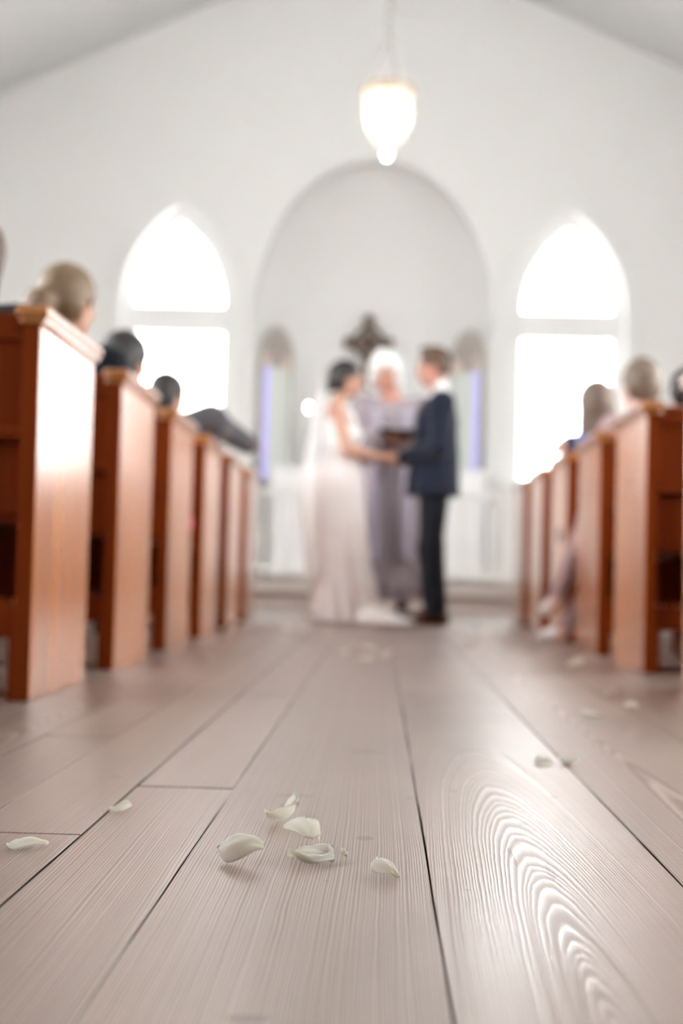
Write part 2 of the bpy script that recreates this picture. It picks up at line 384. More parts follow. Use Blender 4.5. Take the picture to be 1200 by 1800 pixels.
# stained-glass slits in the splayed sides of the apse
SG_B = emit('stained_blue', (.50, .46, .95), .30); SG_T = emit('stained_teal', (.62, .65, .61), .13); SG_D = plain('stained_dark_red', (.50, .45, .42), .4); SG_O = emit('stained_amber', (.75, .6, .52), .12)
LEAD = plain('stained_frame_wood', (.60, .57, .54), .5)
for s in (-1, 1):
    # splayed wall between (1.115 at YE+.28) and (.825 at YE+1.53)
    ang = math.atan2(.284, .38)
    base = Matrix.Translation((CX+s*1.045, YE+.44, 0)) @ Matrix.Rotation(PI/2+s*ang, 4, 'Z')
    if s > 0: base = base @ Matrix.Translation((0, -.05, 0))
    else: base = base @ Matrix.Translation((0, 0, 0))
    z0, zs, za = 1.15, 2.44, 2.72
    f = slab(f'window_{n}', lancet(.22, .23, z0, zs, za), [lancet(.22, .20, z0+.04, zs, za-.05)], .05, LEAD, base)
    tag(f, 'narrow stained glass window in the %s side of the apse' % ('left' if s < 0 else 'right'), kind='structure'); n += 1
    pb = base @ Matrix.Translation((0, .02, 0))
    SL, SR = (SG_B, SG_T) if s < 0 else (SG_T, SG_B)
    for x0, x1, za0, za1, mt in ((.02, .115, 1.19, 2.30, SG_B), (.125, .315, 1.19, 2.30, SG_T), (.325, .42, 1.19, 2.30, SG_T), (.02, .115, 2.31, 2.42, SG_O), (.125, .315, 2.31, 2.42, SG_D), (.325, .42, 2.31, 2.42, SG_O)):
        slab('pane', [(x0, za0), (x1, za0), (x1, za1), (x0, za1)], [], .008, mt, pb, f)
    slab('pane', lancet(.22, .199, 2.43, 2.44, za-.05), [], .008, SG_D, pb, f)

# ------------------------------------------------------------------ pews
def build_pew(s, L, name):
    """s = side the aisle lies on (+1: aisle at local x = 0, pew runs to -x). front (worshippers face) is +y; back board at y 0"""
    t = empty(name)
    H, D = .915, .64
    X = lambda a, b: (min(-s*a, -s*b), max(-s*a, -s*b))
    def part(nm, boxes, mat, bev=.004):
        bm = bmesh.new()
        for (a, b, y0, y1, z0, z1) in boxes: box(bm, *X(a, b), y0, y1, z0, z1, bev)
        return from_bm(nm, bm, mat, t)
    part('shaded_edge', [(.001, .041, -.006, .002, 0, H)], PEW_SHADED, .002)  # added dark strip that paints the dim near edge of the end panel
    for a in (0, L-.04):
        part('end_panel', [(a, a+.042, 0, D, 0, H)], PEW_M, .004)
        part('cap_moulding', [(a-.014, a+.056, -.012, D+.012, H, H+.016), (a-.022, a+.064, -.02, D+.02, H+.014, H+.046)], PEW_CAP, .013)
    part('backrest_board', [(.042, L-.04, .016, .036, .66, .875)], PEW_SHADED, .003)
    part('backrest_board', [(.042, L-.04, .024, .042, .452, .655)], PEW_SHADED, .003)
    part('top_rail', [(.042, L-.04, .006, .062, .875, .945)], PEW_SHADED, .008)
    part('book_ledge', [(.042, L-.04, -.004, .03, .636, .662)], PEW_SHADED, .004)
    part('seat', [(.042, L-.04, .03, .47, .43, .458)], PEW_SHADED, .006)
    part('shade_board', [(.042, L-.04, .415, .435, .238, .43)], PEW_SHADED, .003)  # dark board added only to deepen the shade under the seat
    part('stretcher', [(.042, L-.04, .03, .055, .150, .235)], PEW_SHADED, .004)
    part('foot', [(.042, .06, .02, .06, 0, .152)], PEW_SHADED, .003)
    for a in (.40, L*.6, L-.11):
        part('leg', [(a, a+.06, .03, .075, 0, .43)], PEW_SHADED, .004)
        part('leg', [(a, a+.035, .36, .40, 0, .43)], PEW_SHADED, .004)
    return t
def copy_tree(o, parent=None):
    c = o.copy(); COL.objects.link(c)
    if parent: c.parent = parent
    for ch in list(o.children): copy_tree(ch, c)
    return c
LY = [3.42, 4.51, 5.60, 6.69, 7.78, 8.87]; RY = [3.74, 5.03, 6.10, 7.17, 8.24, 9.31]
ordn = ['nearest', 'second', 'third', 'fourth', 'fifth', 'sixth and farthest']
extra_l = ['white sheen on its end panel', 'seat of the guest with the bun', 'seat of the woman in pink skirt', 'seat of the grey suited man', 'half hidden behind nearer ends', 'beside the altar steps']
extra_r = ['only its end edge at the frame', 'shaded red back board showing', 'seat of the guest with crossed legs', 'seat of the long haired woman', 'half hidden by nearer ends', 'beside the altar steps']
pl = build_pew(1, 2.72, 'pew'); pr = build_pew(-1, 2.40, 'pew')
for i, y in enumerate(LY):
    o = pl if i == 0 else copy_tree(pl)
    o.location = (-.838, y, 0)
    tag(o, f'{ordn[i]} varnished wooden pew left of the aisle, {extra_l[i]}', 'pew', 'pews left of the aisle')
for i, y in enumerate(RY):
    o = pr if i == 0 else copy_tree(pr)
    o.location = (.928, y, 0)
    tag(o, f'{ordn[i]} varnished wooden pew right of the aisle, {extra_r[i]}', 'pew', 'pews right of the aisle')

# ------------------------------------------------------------------ chancel furniture
def rail(x0, x1, label):
    t = empty('altar_rail', ((x0+x1)/2, 12.36, .27)); tag(t, label, 'rail', 'altar rails'); h = (x1-x0)/2
    bm = bmesh.new(); box(bm, -h-.03, h+.03, -.06, .06, .715, .765, .012); from_bm('handrail', bm, RAIL_M, t)
    bm = bmesh.new(); box(bm, -h, h, -.035, .035, .04, .09, .006); from_bm('bottom_rail', bm, RAIL_M, t)
    for s in (-1, 1):
        bm = bmesh.new(); box(bm, s*h-.045, s*h+.045, -.045, .045, 0, .72, .008); from_bm('newel', bm, RAIL_M, t)
    bm = bmesh.new(); lathe(bm, [(.018, .09), (.026, .11), (.018, .14), (.022, .2), (.032, .30), (.026, .40), (.017, .55), (.024, .60), (.018, .64), (.024, .70), (.024, .72)], 10)
    me = None; k = int((x1-x0)/.135)
    for i in range(1, k):
        if me is None: o = from_bm('baluster', bm, RAIL_M, t, True); me = o.data
        else: o = link('baluster', me, None, t)
        o.location = (-h+(x1-x0)*i/k, 0, 0)
rail(-2.75, -.62, 'white turned altar rail on the left, behind the bride')
rail(.42, 2.45, 'white turned altar rail on the right, behind the groom')
alt = empty('altar', (-.06, 13.25, .27)); tag(alt, 'white altar table inside the apse behind the couple', 'altar')
AW = plain('altar_paint', (.72, .70, .67), .5)
for x0 in (-.86, .78):
    for y0 in (-.24, .16):
        bm = bmesh.new(); box(bm, x0, x0+.08, y0, y0+.08, 0, .95, .008); from_bm('leg', bm, AW, alt)
bm = bmesh.new(); box(bm, -.925, .925, -.28, .28, .95, 1.0, .008); from_bm('table_top', bm, AW, alt)
# cloth draped over the altar with soft folds
CLOTH = plain('linen_white', (.86, .86, .88), .8, .2, bump=.1, scale=200)
v, f = [], []
loop = []
a_, b_ = .97, .305
per = []
for i in range(220):
    u = i/220*4
    if u < 1: p = (-a_+2*a_*u, -b_)
    elif u < 2: p = (a_, -b_+2*b_*(u-1))
    elif u < 3: p = (a_-2*a_*(u-2), b_)
    else: p = (-a_, b_-2*b_*(u-3))
    per.append(p)
rowz = [1.012, 1.006, .9, .75, .6, .42, .22, .02]
for j, z in enumerate(rowz):
    for i, (x, y) in enumerate(per):
        d = 0 if j == 0 else (.012+.016*j/7*math.sin(i*.62+1.3*math.sin(i*.21)))
        nx, ny = (0, -1) if abs(y+b_) < 1e-6 else (0, 1) if abs(y-b_) < 1e-6 else (math.copysign(1, x), 0)
        v.append((x+nx*d, y+ny*d, z))
for j in range(7):
    for i in range(220): f.append((j*220+i, j*220+(i+1) % 220, (j+1)*220+(i+1) % 220, (j+1)*220+i))
f.append(tuple(range(220)))
tag(from_data('altar_cloth', v, f, CLOTH, None, True, (-.04, 13.25, .27)), 'long white cloth draped over the altar table', 'tablecloth')
BRASS = plain('brass_aged', (.55, .40, .2), .35, .5, metal=1)
cs = empty('candlestick', (-.70, 13.12, 1.283)); tag(cs, 'tall slim candlestick on the left end of the altar cloth', 'candlestick')
bm = bmesh.new(); lathe(bm, [(.055, 0), (.06, .012), (.03, .03), (.018, .05)], 20); from_bm('base', bm, RAIL_M, cs, True)
bm = bmesh.new(); lathe(bm, [(.012, .045), (.018, .10), (.010, .14), (.012, .30), (.02, .32), (.03, .33), (.03, .34), (.012, .342)], 16); from_bm('stem', bm, RAIL_M, cs, True)
cd = empty('candle', (-.70, 13.12, 1.625)); tag(cd, 'lit white candle standing in the tall candlestick on the altar', 'candle')
bm = bmesh.new(); lathe(bm, [(.011, 0), (.011, .17), (.006, .175)], 14); from_bm('wax', bm, plain('candle_wax', (.88, .86, .80), .5), cd, True)
bm = bmesh.new(); lathe(bm, [(.001, .173), (.0012, .19)], 6); from_bm('wick', bm, plain('wick', (.05, .04, .03), .9), cd)
bm = bmesh.new(); lathe(bm, [(.001, .183), (.009, .195), (.011, .207), (.007, .225), (.001, .245)], 12); from_bm('flame', bm, emit('flame', (1, .86, .6), 60), cd, True)
# ringed cross on the apse wall
cr = empty('cross', (-.172, YE+.28+.85-.10, 2.63)); tag(cr, 'dark brown ornate cross with flared arms hanging on the apse wall', 'cross')
CRM = plain('cross_carved_wood', (.13, .082, .06), .5, noise=.2, scale=40)
def flare(name, ang, l, w0, w1):
    bm = bmesh.new(); c, s = math.cos(ang), math.sin(ang)
    prof = [(0, w0), (.1, w0), (l*.6, w0*1.1), (l*.88, w1), (l*.94, w1*.75), (l, w1*.3)]
    pts = [(x, h) for x, h in prof]+[(x, -h) for x, h in reversed(prof)]
    lo = [bm.verts.new((x*c-h*s, -.022, x*s+h*c)) for x, h in pts]; hi = [bm.verts.new((x*c-h*s, .03, x*s+h*c)) for x, h in pts]
    bm.faces.new(lo); bm.faces.new(hi)
    for i in range(len(pts)): bm.faces.new((lo[i], lo[(i+1) % len(pts)], hi[(i+1) % len(pts)], hi[i]))
    return from_bm(name, bm, CRM, cr)
for ang, l in ((0, .25), (PI, .25), (PI/2, .28), (-PI/2, .46)): flare('arm', ang, l, .035, .06)
bm = bmesh.new(); tube(bm, [(.145*math.cos(2*PI*i/32), .004, .145*math.sin(2*PI*i/32)) for i in range(32)], .022, 8, True); from_bm('ring', bm, CRM, cr, True)
bm = bmesh.new(); bmesh.ops.create_uvsphere(bm, u_segments=16, v_segments=10, radius=.04); bmesh.ops.scale(bm, verts=bm.verts, vec=(1, .9, 1)); from_bm('boss', bm, CRM, cr, True)

# ------------------------------------------------------------------ pendant lantern
pd = empty('pendant_lamp', (-.02, 8.5, 2.87)); tag(pd, 'glass bell lantern on a chain hanging above the aisle, lit', 'pendant lamp')
PEW_B = plain('lamp_brass', (.52, .42, .32), .4, .5, metal=.7)
IRON = plain('lamp_chain', (.42, .41, .39), .45, .5, metal=.6)
GLS = thin_glass('lamp_glass', (.98, .97, .95), .10, .18, (.95, .93, .9))
bm = bmesh.new(); lathe(bm, [(.004, .0), (.03, .012), (.075, .05), (.118, .11), (.142, .18), (.148, .25), (.143, .32), (.15, .345), (.147, .345), (.139, .32), (.144, .25), (.138, .18), (.114, .112), (.072, .054), (.004, .006)], 40); from_bm('glass_bell', bm, GLS, pd, True)
bm = bmesh.new(); tube(bm, [(.152*math.cos(2*PI*i/40), .152*math.sin(2*PI*i/40), .35) for i in range(40)], .011, 8, True)
tube(bm, [(.158*math.cos(2*PI*i/40), .158*math.sin(2*PI*i/40), .385) for i in range(40)], .007, 8, True)
for i in range(20):
    a = 2*PI*i/20; tube(bm, [(.152*math.cos(a), .152*math.sin(a), .35), (.162*math.cos(a+.08), .162*math.sin(a+.08), .368), (.158*math.cos(a+.16), .158*math.sin(a+.16), .385)], .004, 6)
from_bm('rim', bm, PEW_B, pd, True)
bm = bmesh.new(); lathe(bm, [(.024, -.022), (.028, -.012), (.018, .002), (.012, .01)], 16); lathe(bm, [(.003, -.052), (.014, -.044), (.022, -.028)], 16); from_bm('finial', bm, emit('finial_glint', (1, .97, .9), 7), pd, True)  # finial glows to stand in for the glint of the bulbs
bm = bmesh.new(); lathe(bm, [(.012, .17), (.05, .175), (.05, .185), (.012, .19), (.012, .45)], 16); from_bm('socket_cluster', bm, PEW_B, pd, True)
BULB = emit('bulb_lit', (1, .90, .76), 24)
for i in range(3):
    a = 2*PI*i/3+.5; x, y = .062*math.cos(a), .062*math.sin(a)
    bm = bmesh.new(); lathe(bm, [(.010, .17), (.012, .20), (.022, .225), (.024, .25), (.015, .285), (.002, .31)], 14, x, y); from_bm('bulb', bm, BULB, pd, True)
for i in range(3):
    a = 2*PI*i/3+.9
    bm = bmesh.new(); p0 = Vector((.155*math.cos(a), .155*math.sin(a), .385)); p1 = Vector((.012*math.cos(a), .012*math.sin(a), .68))
    tube(bm, [p0.lerp(p1, t/12)+Vector((0, 0, -.02*math.sin(PI*t/12))) for t in range(13)], [.0055 if t % 2 else .008 for t in range(13)], 6); from_bm('hanging_chain', bm, IRON, pd, True)
bm = bmesh.new(); lathe(bm, [(.003, .66), (.022, .67), (.026, .69), (.016, .715), (.02, .73), (.005, .745)], 14); from_bm('hook', bm, IRON, pd, True)
bm = bmesh.new(); ztop = APEX-2.87-.08; k = 0; z = .74
while z < ztop:
    tw = (k % 2)*PI/2
    tube(bm, [(.016*math.cos(2*PI*i/10)*math.cos(tw), .016*math.cos(2*PI*i/10)*math.sin(tw), z+.03+.034*math.sin(2*PI*i/10)) for i in range(10)], .0055, 5, True)
    z += .052; k += 1
ch = from_bm('chain', bm, IRON, pd, True)
bm = bmesh.new(); lathe(bm, [(.02, ztop-.02), (.06, ztop+.02), (.065, ztop+.09)], 18); from_bm('ceiling_rose', bm, PEW_B, pd, True)

# ------------------------------------------------------------------ petals
def petal_mat(name, a, b):
    m, nt, p = nodes(name); out = nt.nodes['Material Output']
    tc = N(nt, 'TexCoord'); sp = N(nt, 'SeparateXYZ'); nt.links.new(tc.outputs['UV'], sp.inputs[0])
    st = N(nt, 'TexWave', i_Scale=9.0, i_Distortion=2.5, i_Detail=2.0); nt.links.new(tc.outputs['UV'], st.inputs['Vector'])
    f = M(nt, 'POWER', sp.outputs[1], .55)
    c = mix(nt, f, b, a); c = mix(nt, M(nt, 'MULTIPLY', st.outputs[1], .05), c, (.62, .60, .5))
    nt.links.new(c, p.inputs['Base Color']); p.inputs['Roughness'].default_value = .5; p.inputs['Specular IOR Level'].default_value = .35
    tr = N(nt, 'BsdfTranslucent'); nt.links.new(c, tr.inputs[0])
    ms = N(nt, 'MixShader'); ms.inputs[0].default_value = .62
    nt.links.new(p.outputs[0], ms.inputs[1]); nt.links.new(tr.outputs[0], ms.inputs[2]); nt.links.new(ms.outputs[0], out.inputs['Surface'])
    return m
PET = petal_mat('petal_cream', (.96, .95, .925), (.93, .91, .80))
def petal(loc, L, W, cup, bend, ruff, rz, tilt=(0, 0), seed=0, fold=None, label='', group=None, res=(22, 16), bw=.16):
    """cup: sag of the sides (positive = dome, edges down), bend: sag of the ends, ruff: rim waves, fold: (u0, angle) turns one side over"""
    r = random.Random(seed); nu, nv = res
    ph = [r.uniform(0, 6.3) for _ in range(6)]
    v, uv, f = [], [], []
    for j in range(nv+1):
        t = j/nv
        wv = (math.sin(PI*min(1, .06+.94*t)**.72) if t < 1 else 0)
        wv = max(0.0, math.sin(PI*(.05+.95*t)**1.0*1.0))**.55 if t > .55 else None or (bw+(1-bw)*math.sin(PI/2*min(1, t/.62))**1.1)
        if t > .62: wv = math.sqrt(max(0.0, 1-((t-.62)/.38)**2.4))
        wv = max(wv, .03)
        for i in range(nu+1):
            u = -1+2*i/nu
            x = u*wv*W/2*(1+.03*math.sin(7*t+ph[0])); y = (t-.5)*L
            notch = -.05*L*math.exp(-(u/.22)**2)*max(0, t-.8)/.2
            y += notch+.02*L*math.sin(5*u+ph[1])*t
            rr = u*wv
            z = -cup*(abs(rr)**1.9) - bend*(2*(t-.45))**2*(1 if bend > 0 else 1)
            edge = max(abs(u)**3, max(0, (t-.5)/.5)**2)
            z += ruff*edge*(math.sin(6*u+4*t+ph[2])+.6*math.sin(11*u+7*t+ph[3])+.3*math.sin(19*u+ph[4]))
            z += .0012*math.sin(9*u+ph[5])*math.sin(6*t+ph[0])
            if fold:
                u0, ang = fold; s = 1 if u0 > 0 else -1
                q = s*(rr-u0)
                if q > 0:
                    q *= W/2; a = ang*min(1, q/.006); x = s*(abs(u0)*W/2)+s*q*math.cos(a) if True else x
                    z += q*math.sin(a)
            v.append(Vector((x, y, z))); uv.append((.5+u/2, t))
    for j in range(nv):
        for i in range(nu): f.append((j*(nu+1)+i, j*(nu+1)+i+1, (j+1)*(nu+1)+i+1, (j+1)*(nu+1)+i))
    R = Euler((tilt[0], tilt[1], 0)).to_matrix(); R = Matrix.Rotation(rz, 3, 'Z') @ R
    v = [R @ p for p in v]; zm = min(p.z for p in v); v = [p-Vector((0, 0, zm-.0006)) for p in v]
    o = from_data('petal', v, f, PET, None, True, loc)
    ul = o.data.uv_layers.new(name='UVMap')
    vi = np.zeros(len(o.data.loops), dtype=np.int32); o.data.loops.foreach_get('vertex_index', vi)
    ul.data.foreach_set('uv', np.array(uv, dtype=np.float32)[vi].ravel())
    so = o.modifiers.new('thickness', 'SOLIDIFY'); so.thickness = .0006; so.offset = 0
    tag(o, label, 'petal', group)
    return o
G1 = 'rose petals near the camera'
petal((-.152, 1.640, 0), .052, .048, .020, .013, .0006, 1.66, (.0, -.28), 1, None, 'cream petal lying domed like a shell, left of the overlapping pair', G1, bw=.34)
petal((-.080, 1.735, 0), .056, .060, .012, .006, .0010, .15, (.30, .10), 2, (.45, -1.2), 'broad cream petal with a folded corner, upper of the overlapping pair', G1)
petal((-.072, 1.645, 0), .054, .044, -.005, .001, .0055, -1.45, (.0, .22), 3, None, 'ruffled cream petal, lower of the overlapping pair', G1)
petal((-.117, 1.885, 0), .048, .042, -.008, -.018, .0065, -1.15, (.25, -.1), 4, (.25, .9), 'crumpled cream petal with an upturned point, behind the overlapping pair', G1)
petal((-.345, 1.94, 0), .030, .026, -.008, -.005, .001, -1.4, (.1, .1), 5, None, 'small curled petal alone on the boards beside the pale seam', G1)
petal((-.403, 1.665, 0), .047, .040, .010, .007, .0008, 1.75, (.03, .05), 6, None, 'flat domed cream petal at the left edge of the picture', G1)
petal((-.034, 1.678, 0), .012, .011, .003, .001, .0006, .6, (.6, 0), 7, None, 'tiny torn petal scrap right of the overlapping pair', G1, (10, 8))
petal((.018, 1.578, 0), .037, .025, .015, .006, .0006, .75, (.50, 0), 8, None, 'narrow cream petal folded like a hood beside the middle seam', G1)
G2 = 'rose petals farther up the aisle'
far = [((.299, 2.55), .034, .030, 'small cupped petal left of the open seam, right side of the aisle'), ((.345, 2.56), .034, .030, 'small cupped petal lying right on the open seam'),
       ((.517, 3.43), .052, .046, 'white petal nearest of the three beside the right pews'), ((.642, 3.98), .06, .05, 'white petal farthest of the three beside the right pews'), ((.650, 3.70), .052, .046, 'white petal rightmost of the three beside the right pews'),
       ((.73, 5.33), .075, .06, 'white petal on the boards below the second right pew'), ((.46, 6.9), .07, .06, 'white petal far up the aisle near the right pews'),
       ((-.052, 5.40), .07, .06, 'white petal in the middle of the aisle, nearest of the cluster before the couple'), ((.03, 5.62), .06, .05, 'white petal in the aisle cluster, its right one'), ((-.13, 5.68), .06, .05, 'white petal in the aisle cluster, its left one'), ((-.03, 6.1), .07, .05, 'white petal in the aisle cluster, its farthest one'),
       ((-.50, 7.83), .08, .06, 'white petal beside the left pews before the bride, leftmost'), ((-.40, 7.92), .08, .06, 'white petal left before the bride, second from the pews'), ((-.29, 8.2), .07, .06, 'white petal just before the hem of the wedding dress'), ((.62, 8.3), .07, .06, 'white petal on the boards before the fourth right pew')]
for i, ((x, y), L, W, lb) in enumerate(far):
    petal((x, y, 0), L, W, .012, .004, .002, rnd.uniform(0, 6.28), (rnd.uniform(.1, .45), rnd.uniform(-.2, .2)), 20+i, None, lb, G2, (12, 10))

# ------------------------------------------------------------------ people: smooth-blended bodies on a grid
class Field:
    def __init__(s, lo, hi, h):
        s.h = h; s.lo = np.array(lo, np.float32); s.n = np.ceil((np.array(hi)-s.lo)/h).astype(int)+1
        s.d = np.full(tuple(s.n), 1.0, np.float32)
    def sub(s, lo, hi):
        a = np.clip(np.floor((np.array(lo)-s.lo)/s.h).astype(int), 0, s.n); b = np.clip(np.ceil((np.array(hi)-s.lo)/s.h).astype(int)+1, 0, s.n)
        sl = tuple(slice(i, j) for i, j in zip(a, b))
        g = np.meshgrid(*[(np.arange(i, j)*s.h+o).astype(np.float32) for i, j, o in zip(a, b, s.lo)], indexing='ij', sparse=True)
        return sl, g
    def put(s, sl, d, k):
        e = s.d[sl]
        if d.size == 0: return
        hh = np.maximum(k-np.abs(e-d), 0)/k if k > 0 else 0
        s.d[sl] = np.minimum(e, d)-hh*hh*k*.25
    def cut(s, sl, d, k=.006):
        e = s.d[sl]; d = -d; hh = np.maximum(k-np.abs(e-d), 0)/k
        s.d[sl] = np.maximum(e, d)+hh*hh*k*.25
    def run(s, prims, e=0.0):
        for p in prims:
            k = p.get('k', .03); m = k+3*s.h+max(e, 0)+.005; t = p['t']
            if t == 'c':
                a, b = np.array(p['a'], np.float32), np.array(p['b'], np.float32); ra, rb = p['ra']+e, p['rb']+e; R = max(ra, rb)+m
                sl, g = s.sub(np.minimum(a, b)-R, np.maximum(a, b)+R); ab = b-a; L = float(ab@ab)+1e-9
                tt = np.clip(((g[0]-a[0])*ab[0]+(g[1]-a[1])*ab[1]+(g[2]-a[2])*ab[2])/L, 0, 1)
                d = np.sqrt((g[0]-a[0]-tt*ab[0])**2+(g[1]-a[1]-tt*ab[1])**2+(g[2]-a[2]-tt*ab[2])**2)-(ra+tt*(rb-ra))
            elif t == 'e':
                c = np.array(p['c'], np.float32); r = np.array(p['r'], np.float32)+e; R = p.get('R'); mx = float(r.max())+m
                sl, g = s.sub(c-mx, c+mx); q = [g[i]-c[i] for i in range(3)]
                if R is not None: q = [R[0][i]*q[0]+R[1][i]*q[1]+R[2][i]*q[2] for i in range(3)]
                k0 = np.sqrt((q[0]/r[0])**2+(q[1]/r[1])**2+(q[2]/r[2])**2); k1 = np.sqrt((q[0]/r[0]**2)**2+(q[1]/r[1]**2)**2+(q[2]/r[2]**2)**2)
                d = k0*(k0-1)/np.maximum(k1, 1e-6)
            elif t == 'l':       # stack of elliptical sections with folds: rows z, cx, cy, rx, ry, fold
                T = np.array(p['rows'], np.float32); T = T[np.argsort(T[:, 0])]; R = float(max((np.abs(T[:, 1])+T[:, 3]).max(), (np.abs(T[:, 2])+T[:, 4]).max()))*1.15+m
                sl, g = s.sub((-R, -R, T[0, 0]-m), (R, R, T[-1, 0]+m)); z = g[2]
                cx, cy, rx, ry, fo = [np.interp(z, T[:, 0], T[:, i]).astype(np.float32) for i in range(1, 6)]
                x, y = g[0]-cx, g[1]-cy; th = np.arctan2(y, x)
                w = 1+fo*np.sin(th*p.get('nf', 14)+p.get('ph', 0)+1.2*np.sin(th*3+z*2)); rx, ry = (rx+e)*w, (ry+e)*w
                d = (np.sqrt((x/rx)**2+(y/ry)**2)-1)*np.minimum(rx, ry)*.9
                d = np.maximum(d, np.maximum(T[0, 0]-z, z-T[-1, 0]))
            (s.cut if p.get('cut') else s.put)(sl, d.astype(np.float32), k)
    def mesh(s):
        d = s.d; ins = d < 0; n = d.shape
        off = [(i, j, k) for i in (0, 1) for j in (0, 1) for k in (0, 1)]
        cnt = np.zeros(tuple(x-1 for x in n), np.int8)
        for i, j, k in off: cnt += ins[i:n[0]-1+i, j:n[1]-1+j, k:n[2]-1+k]
        act = (cnt > 0) & (cnt < 8); ids = np.full(act.shape, -1, np.int64); cells = np.argwhere(act); ids[act] = np.arange(len(cells))
        val = np.stack([d[cells[:, 0]+i, cells[:, 1]+j, cells[:, 2]+k] for i, j, k in off], 1)
        acc = np.zeros((len(cells), 3)); num = np.zeros(len(cells))
        for a in range(8):
            for b in range(a+1, 8):
                if sum(x != y for x, y in zip(off[a], off[b])) != 1: continue
                da, db = val[:, a], val[:, b]; m = (da < 0) != (db < 0); t = np.where(m, da/np.where(m, da-db, 1), 0)
                acc += np.where(m[:, None], np.array(off[a])+t[:, None]*(np.array(off[b])-np.array(off[a])), 0); num += m
        V = (cells+acc/num[:, None])*s.h+s.lo; F = []
        for ax in range(3):
            u, v = (ax+1) % 3, (ax+2) % 3
            sl0 = [slice(None)]*3; sl1 = [slice(None)]*3; sl0[ax] = slice(0, n[ax]-1); sl1[ax] = slice(1, n[ax])
            A = ins[tuple(sl0)]; B = ins[tuple(sl1)]; E = np.argwhere(A != B); E = E[(E[:, u] > 0) & (E[:, v] > 0) & (E[:, u] < n[u]-1) & (E[:, v] < n[v]-1)]
            def idx(du, dv):
                q = E.copy(); q[:, u] -= du; q[:, v] -= dv; return ids[q[:, 0], q[:, 1], q[:, 2]]
            q = np.stack([idx(1, 1), idx(0, 1), idx(0, 0), idx(1, 0)], 1); fl = ~A[E[:, 0], E[:, 1], E[:, 2]]
            q[fl] = q[fl][:, ::-1]; F.append(q)
        return V, np.concatenate(F)
def bounds(prims, e=0):
    lo, hi = np.full(3, 9.), np.full(3, -9.)
    for p in prims:
        if p.get('cut'): continue
        if p['t'] == 'c':
            R = max(p['ra'], p['rb'])+e; lo = np.minimum(lo, np.minimum(p['a'], p['b'])-R); hi = np.maximum(hi, np.maximum(p['a'], p['b'])+R)
        elif p['t'] == 'e':
            R = max(p['r'])+e; lo = np.minimum(lo, np.array(p['c'])-R); hi = np.maximum(hi, np.array(p['c'])+R)
        else:
            for z, cx, cy, rx, ry, fo in p['rows']:
                R = 1+abs(fo); lo = np.minimum(lo, (cx-(rx+e)*R, cy-(ry+e)*R, z)); hi = np.maximum(hi, (cx+(rx+e)*R, cy+(ry+e)*R, z))
    return lo, hi
def grown(name, prims, mat, parent, h=.007, e=0.0, zmin=None, zmax=None):
    lo, hi = bounds(prims, e); F = Field(lo-3*h-.01, hi+3*h+.01, h); F.run(prims, e)
    if zmin is not None or zmax is not None:
        z = (np.arange(F.n[2])*h+F.lo[2])[None, None, :]
        if zmin is not None: F.d = np.maximum(F.d, (zmin-z).astype(np.float32))
        if zmax is not None: F.d = np.maximum(F.d, (z-zmax).astype(np.float32))
    v, f = F.mesh()
    me = bpy.data.meshes.new(name); me.vertices.add(len(v)); me.vertices.foreach_set('co', v.astype(np.float32).ravel())
    me.loops.add(f.size); me.loops.foreach_set('vertex_index', f.astype(np.int32).ravel())
    me.polygons.add(len(f)); me.polygons.foreach_set('loop_start', np.arange(0, f.size, 4, dtype=np.int32)); me.polygons.foreach_set('loop_total', np.full(len(f), 4, np.int32))
    me.update(calc_edges=True); me.validate(); me.polygons.foreach_set('use_smooth', [True]*len(me.polygons))
    o = link(name, me, mat, parent)
    sm = o.modifiers.new('smooth', 'SMOOTH'); sm.factor = .5; sm.iterations = 2
    return o
def c(a, b, ra, rb, k=.03, **kw): return dict(t='c', a=tuple(a), b=tuple(b), ra=ra, rb=rb, k=k, **kw)
def e_(p, r, R=None, k=.03, **kw): return dict(t='e', c=tuple(p), r=tuple(r), R=R, k=k, **kw)
def V3(*a): return np.array(a, float)
def unit(v): return v/np.linalg.norm(v)
def frame(yaw, pitch, roll=0):           # columns: right, forward, up
    return np.array(Euler((pitch, roll, yaw), 'XYZ').to_matrix())
def head_prims(hc, R, s=1.0, fem=False):
    P = lambda x, y, z: hc+R @ (V3(x, y, z)*s); r = lambda *a: tuple(q*s for q in a)
    j = .9 if fem else 1.0
    L = [e_(P(0, -.012, .03), r(.076, .097, .088), R, .02), e_(P(0, .028, -.03), r(.060, .064, .082), R, .03), e_(P(0, .052, -.090), r(.032*j, .028, .024), R, .03),
         c(P(-.045*j, .01, -.075), P(0, .05, -.092), .022*s, .02*s, .03), c(P(.045*j, .01, -.075), P(0, .05, -.092), .022*s, .02*s, .03),
         c(P(0, .088, .004), P(0, .110, -.034), .008*s, .0125*s, .012), e_(P(-.013, .100, -.038), r(.008, .010, .007), R, .008), e_(P(.013, .100, -.038), r(.008, .010, .007), R, .008),
         c(P(-.036, .082, .022), P(.036, .082, .022), .010*s, .010*s, .018)]
    for q in (-1, 1):
        L += [e_(P(q*.036, .066, -.028), r(.022, .02, .022), R, .02), e_(P(q*.032, .100, .002), r(.015, .014, .011), R, .012, cut=True), e_(P(q*.077, -.004, -.01), r(.009, .019, .031), R, .008)]
    L += [e_(P(0, .086, -.060), r(.021, .012, .006), R, .006), e_(P(0, .084, -.071), r(.018, .012, .006), R, .006)]
    return L
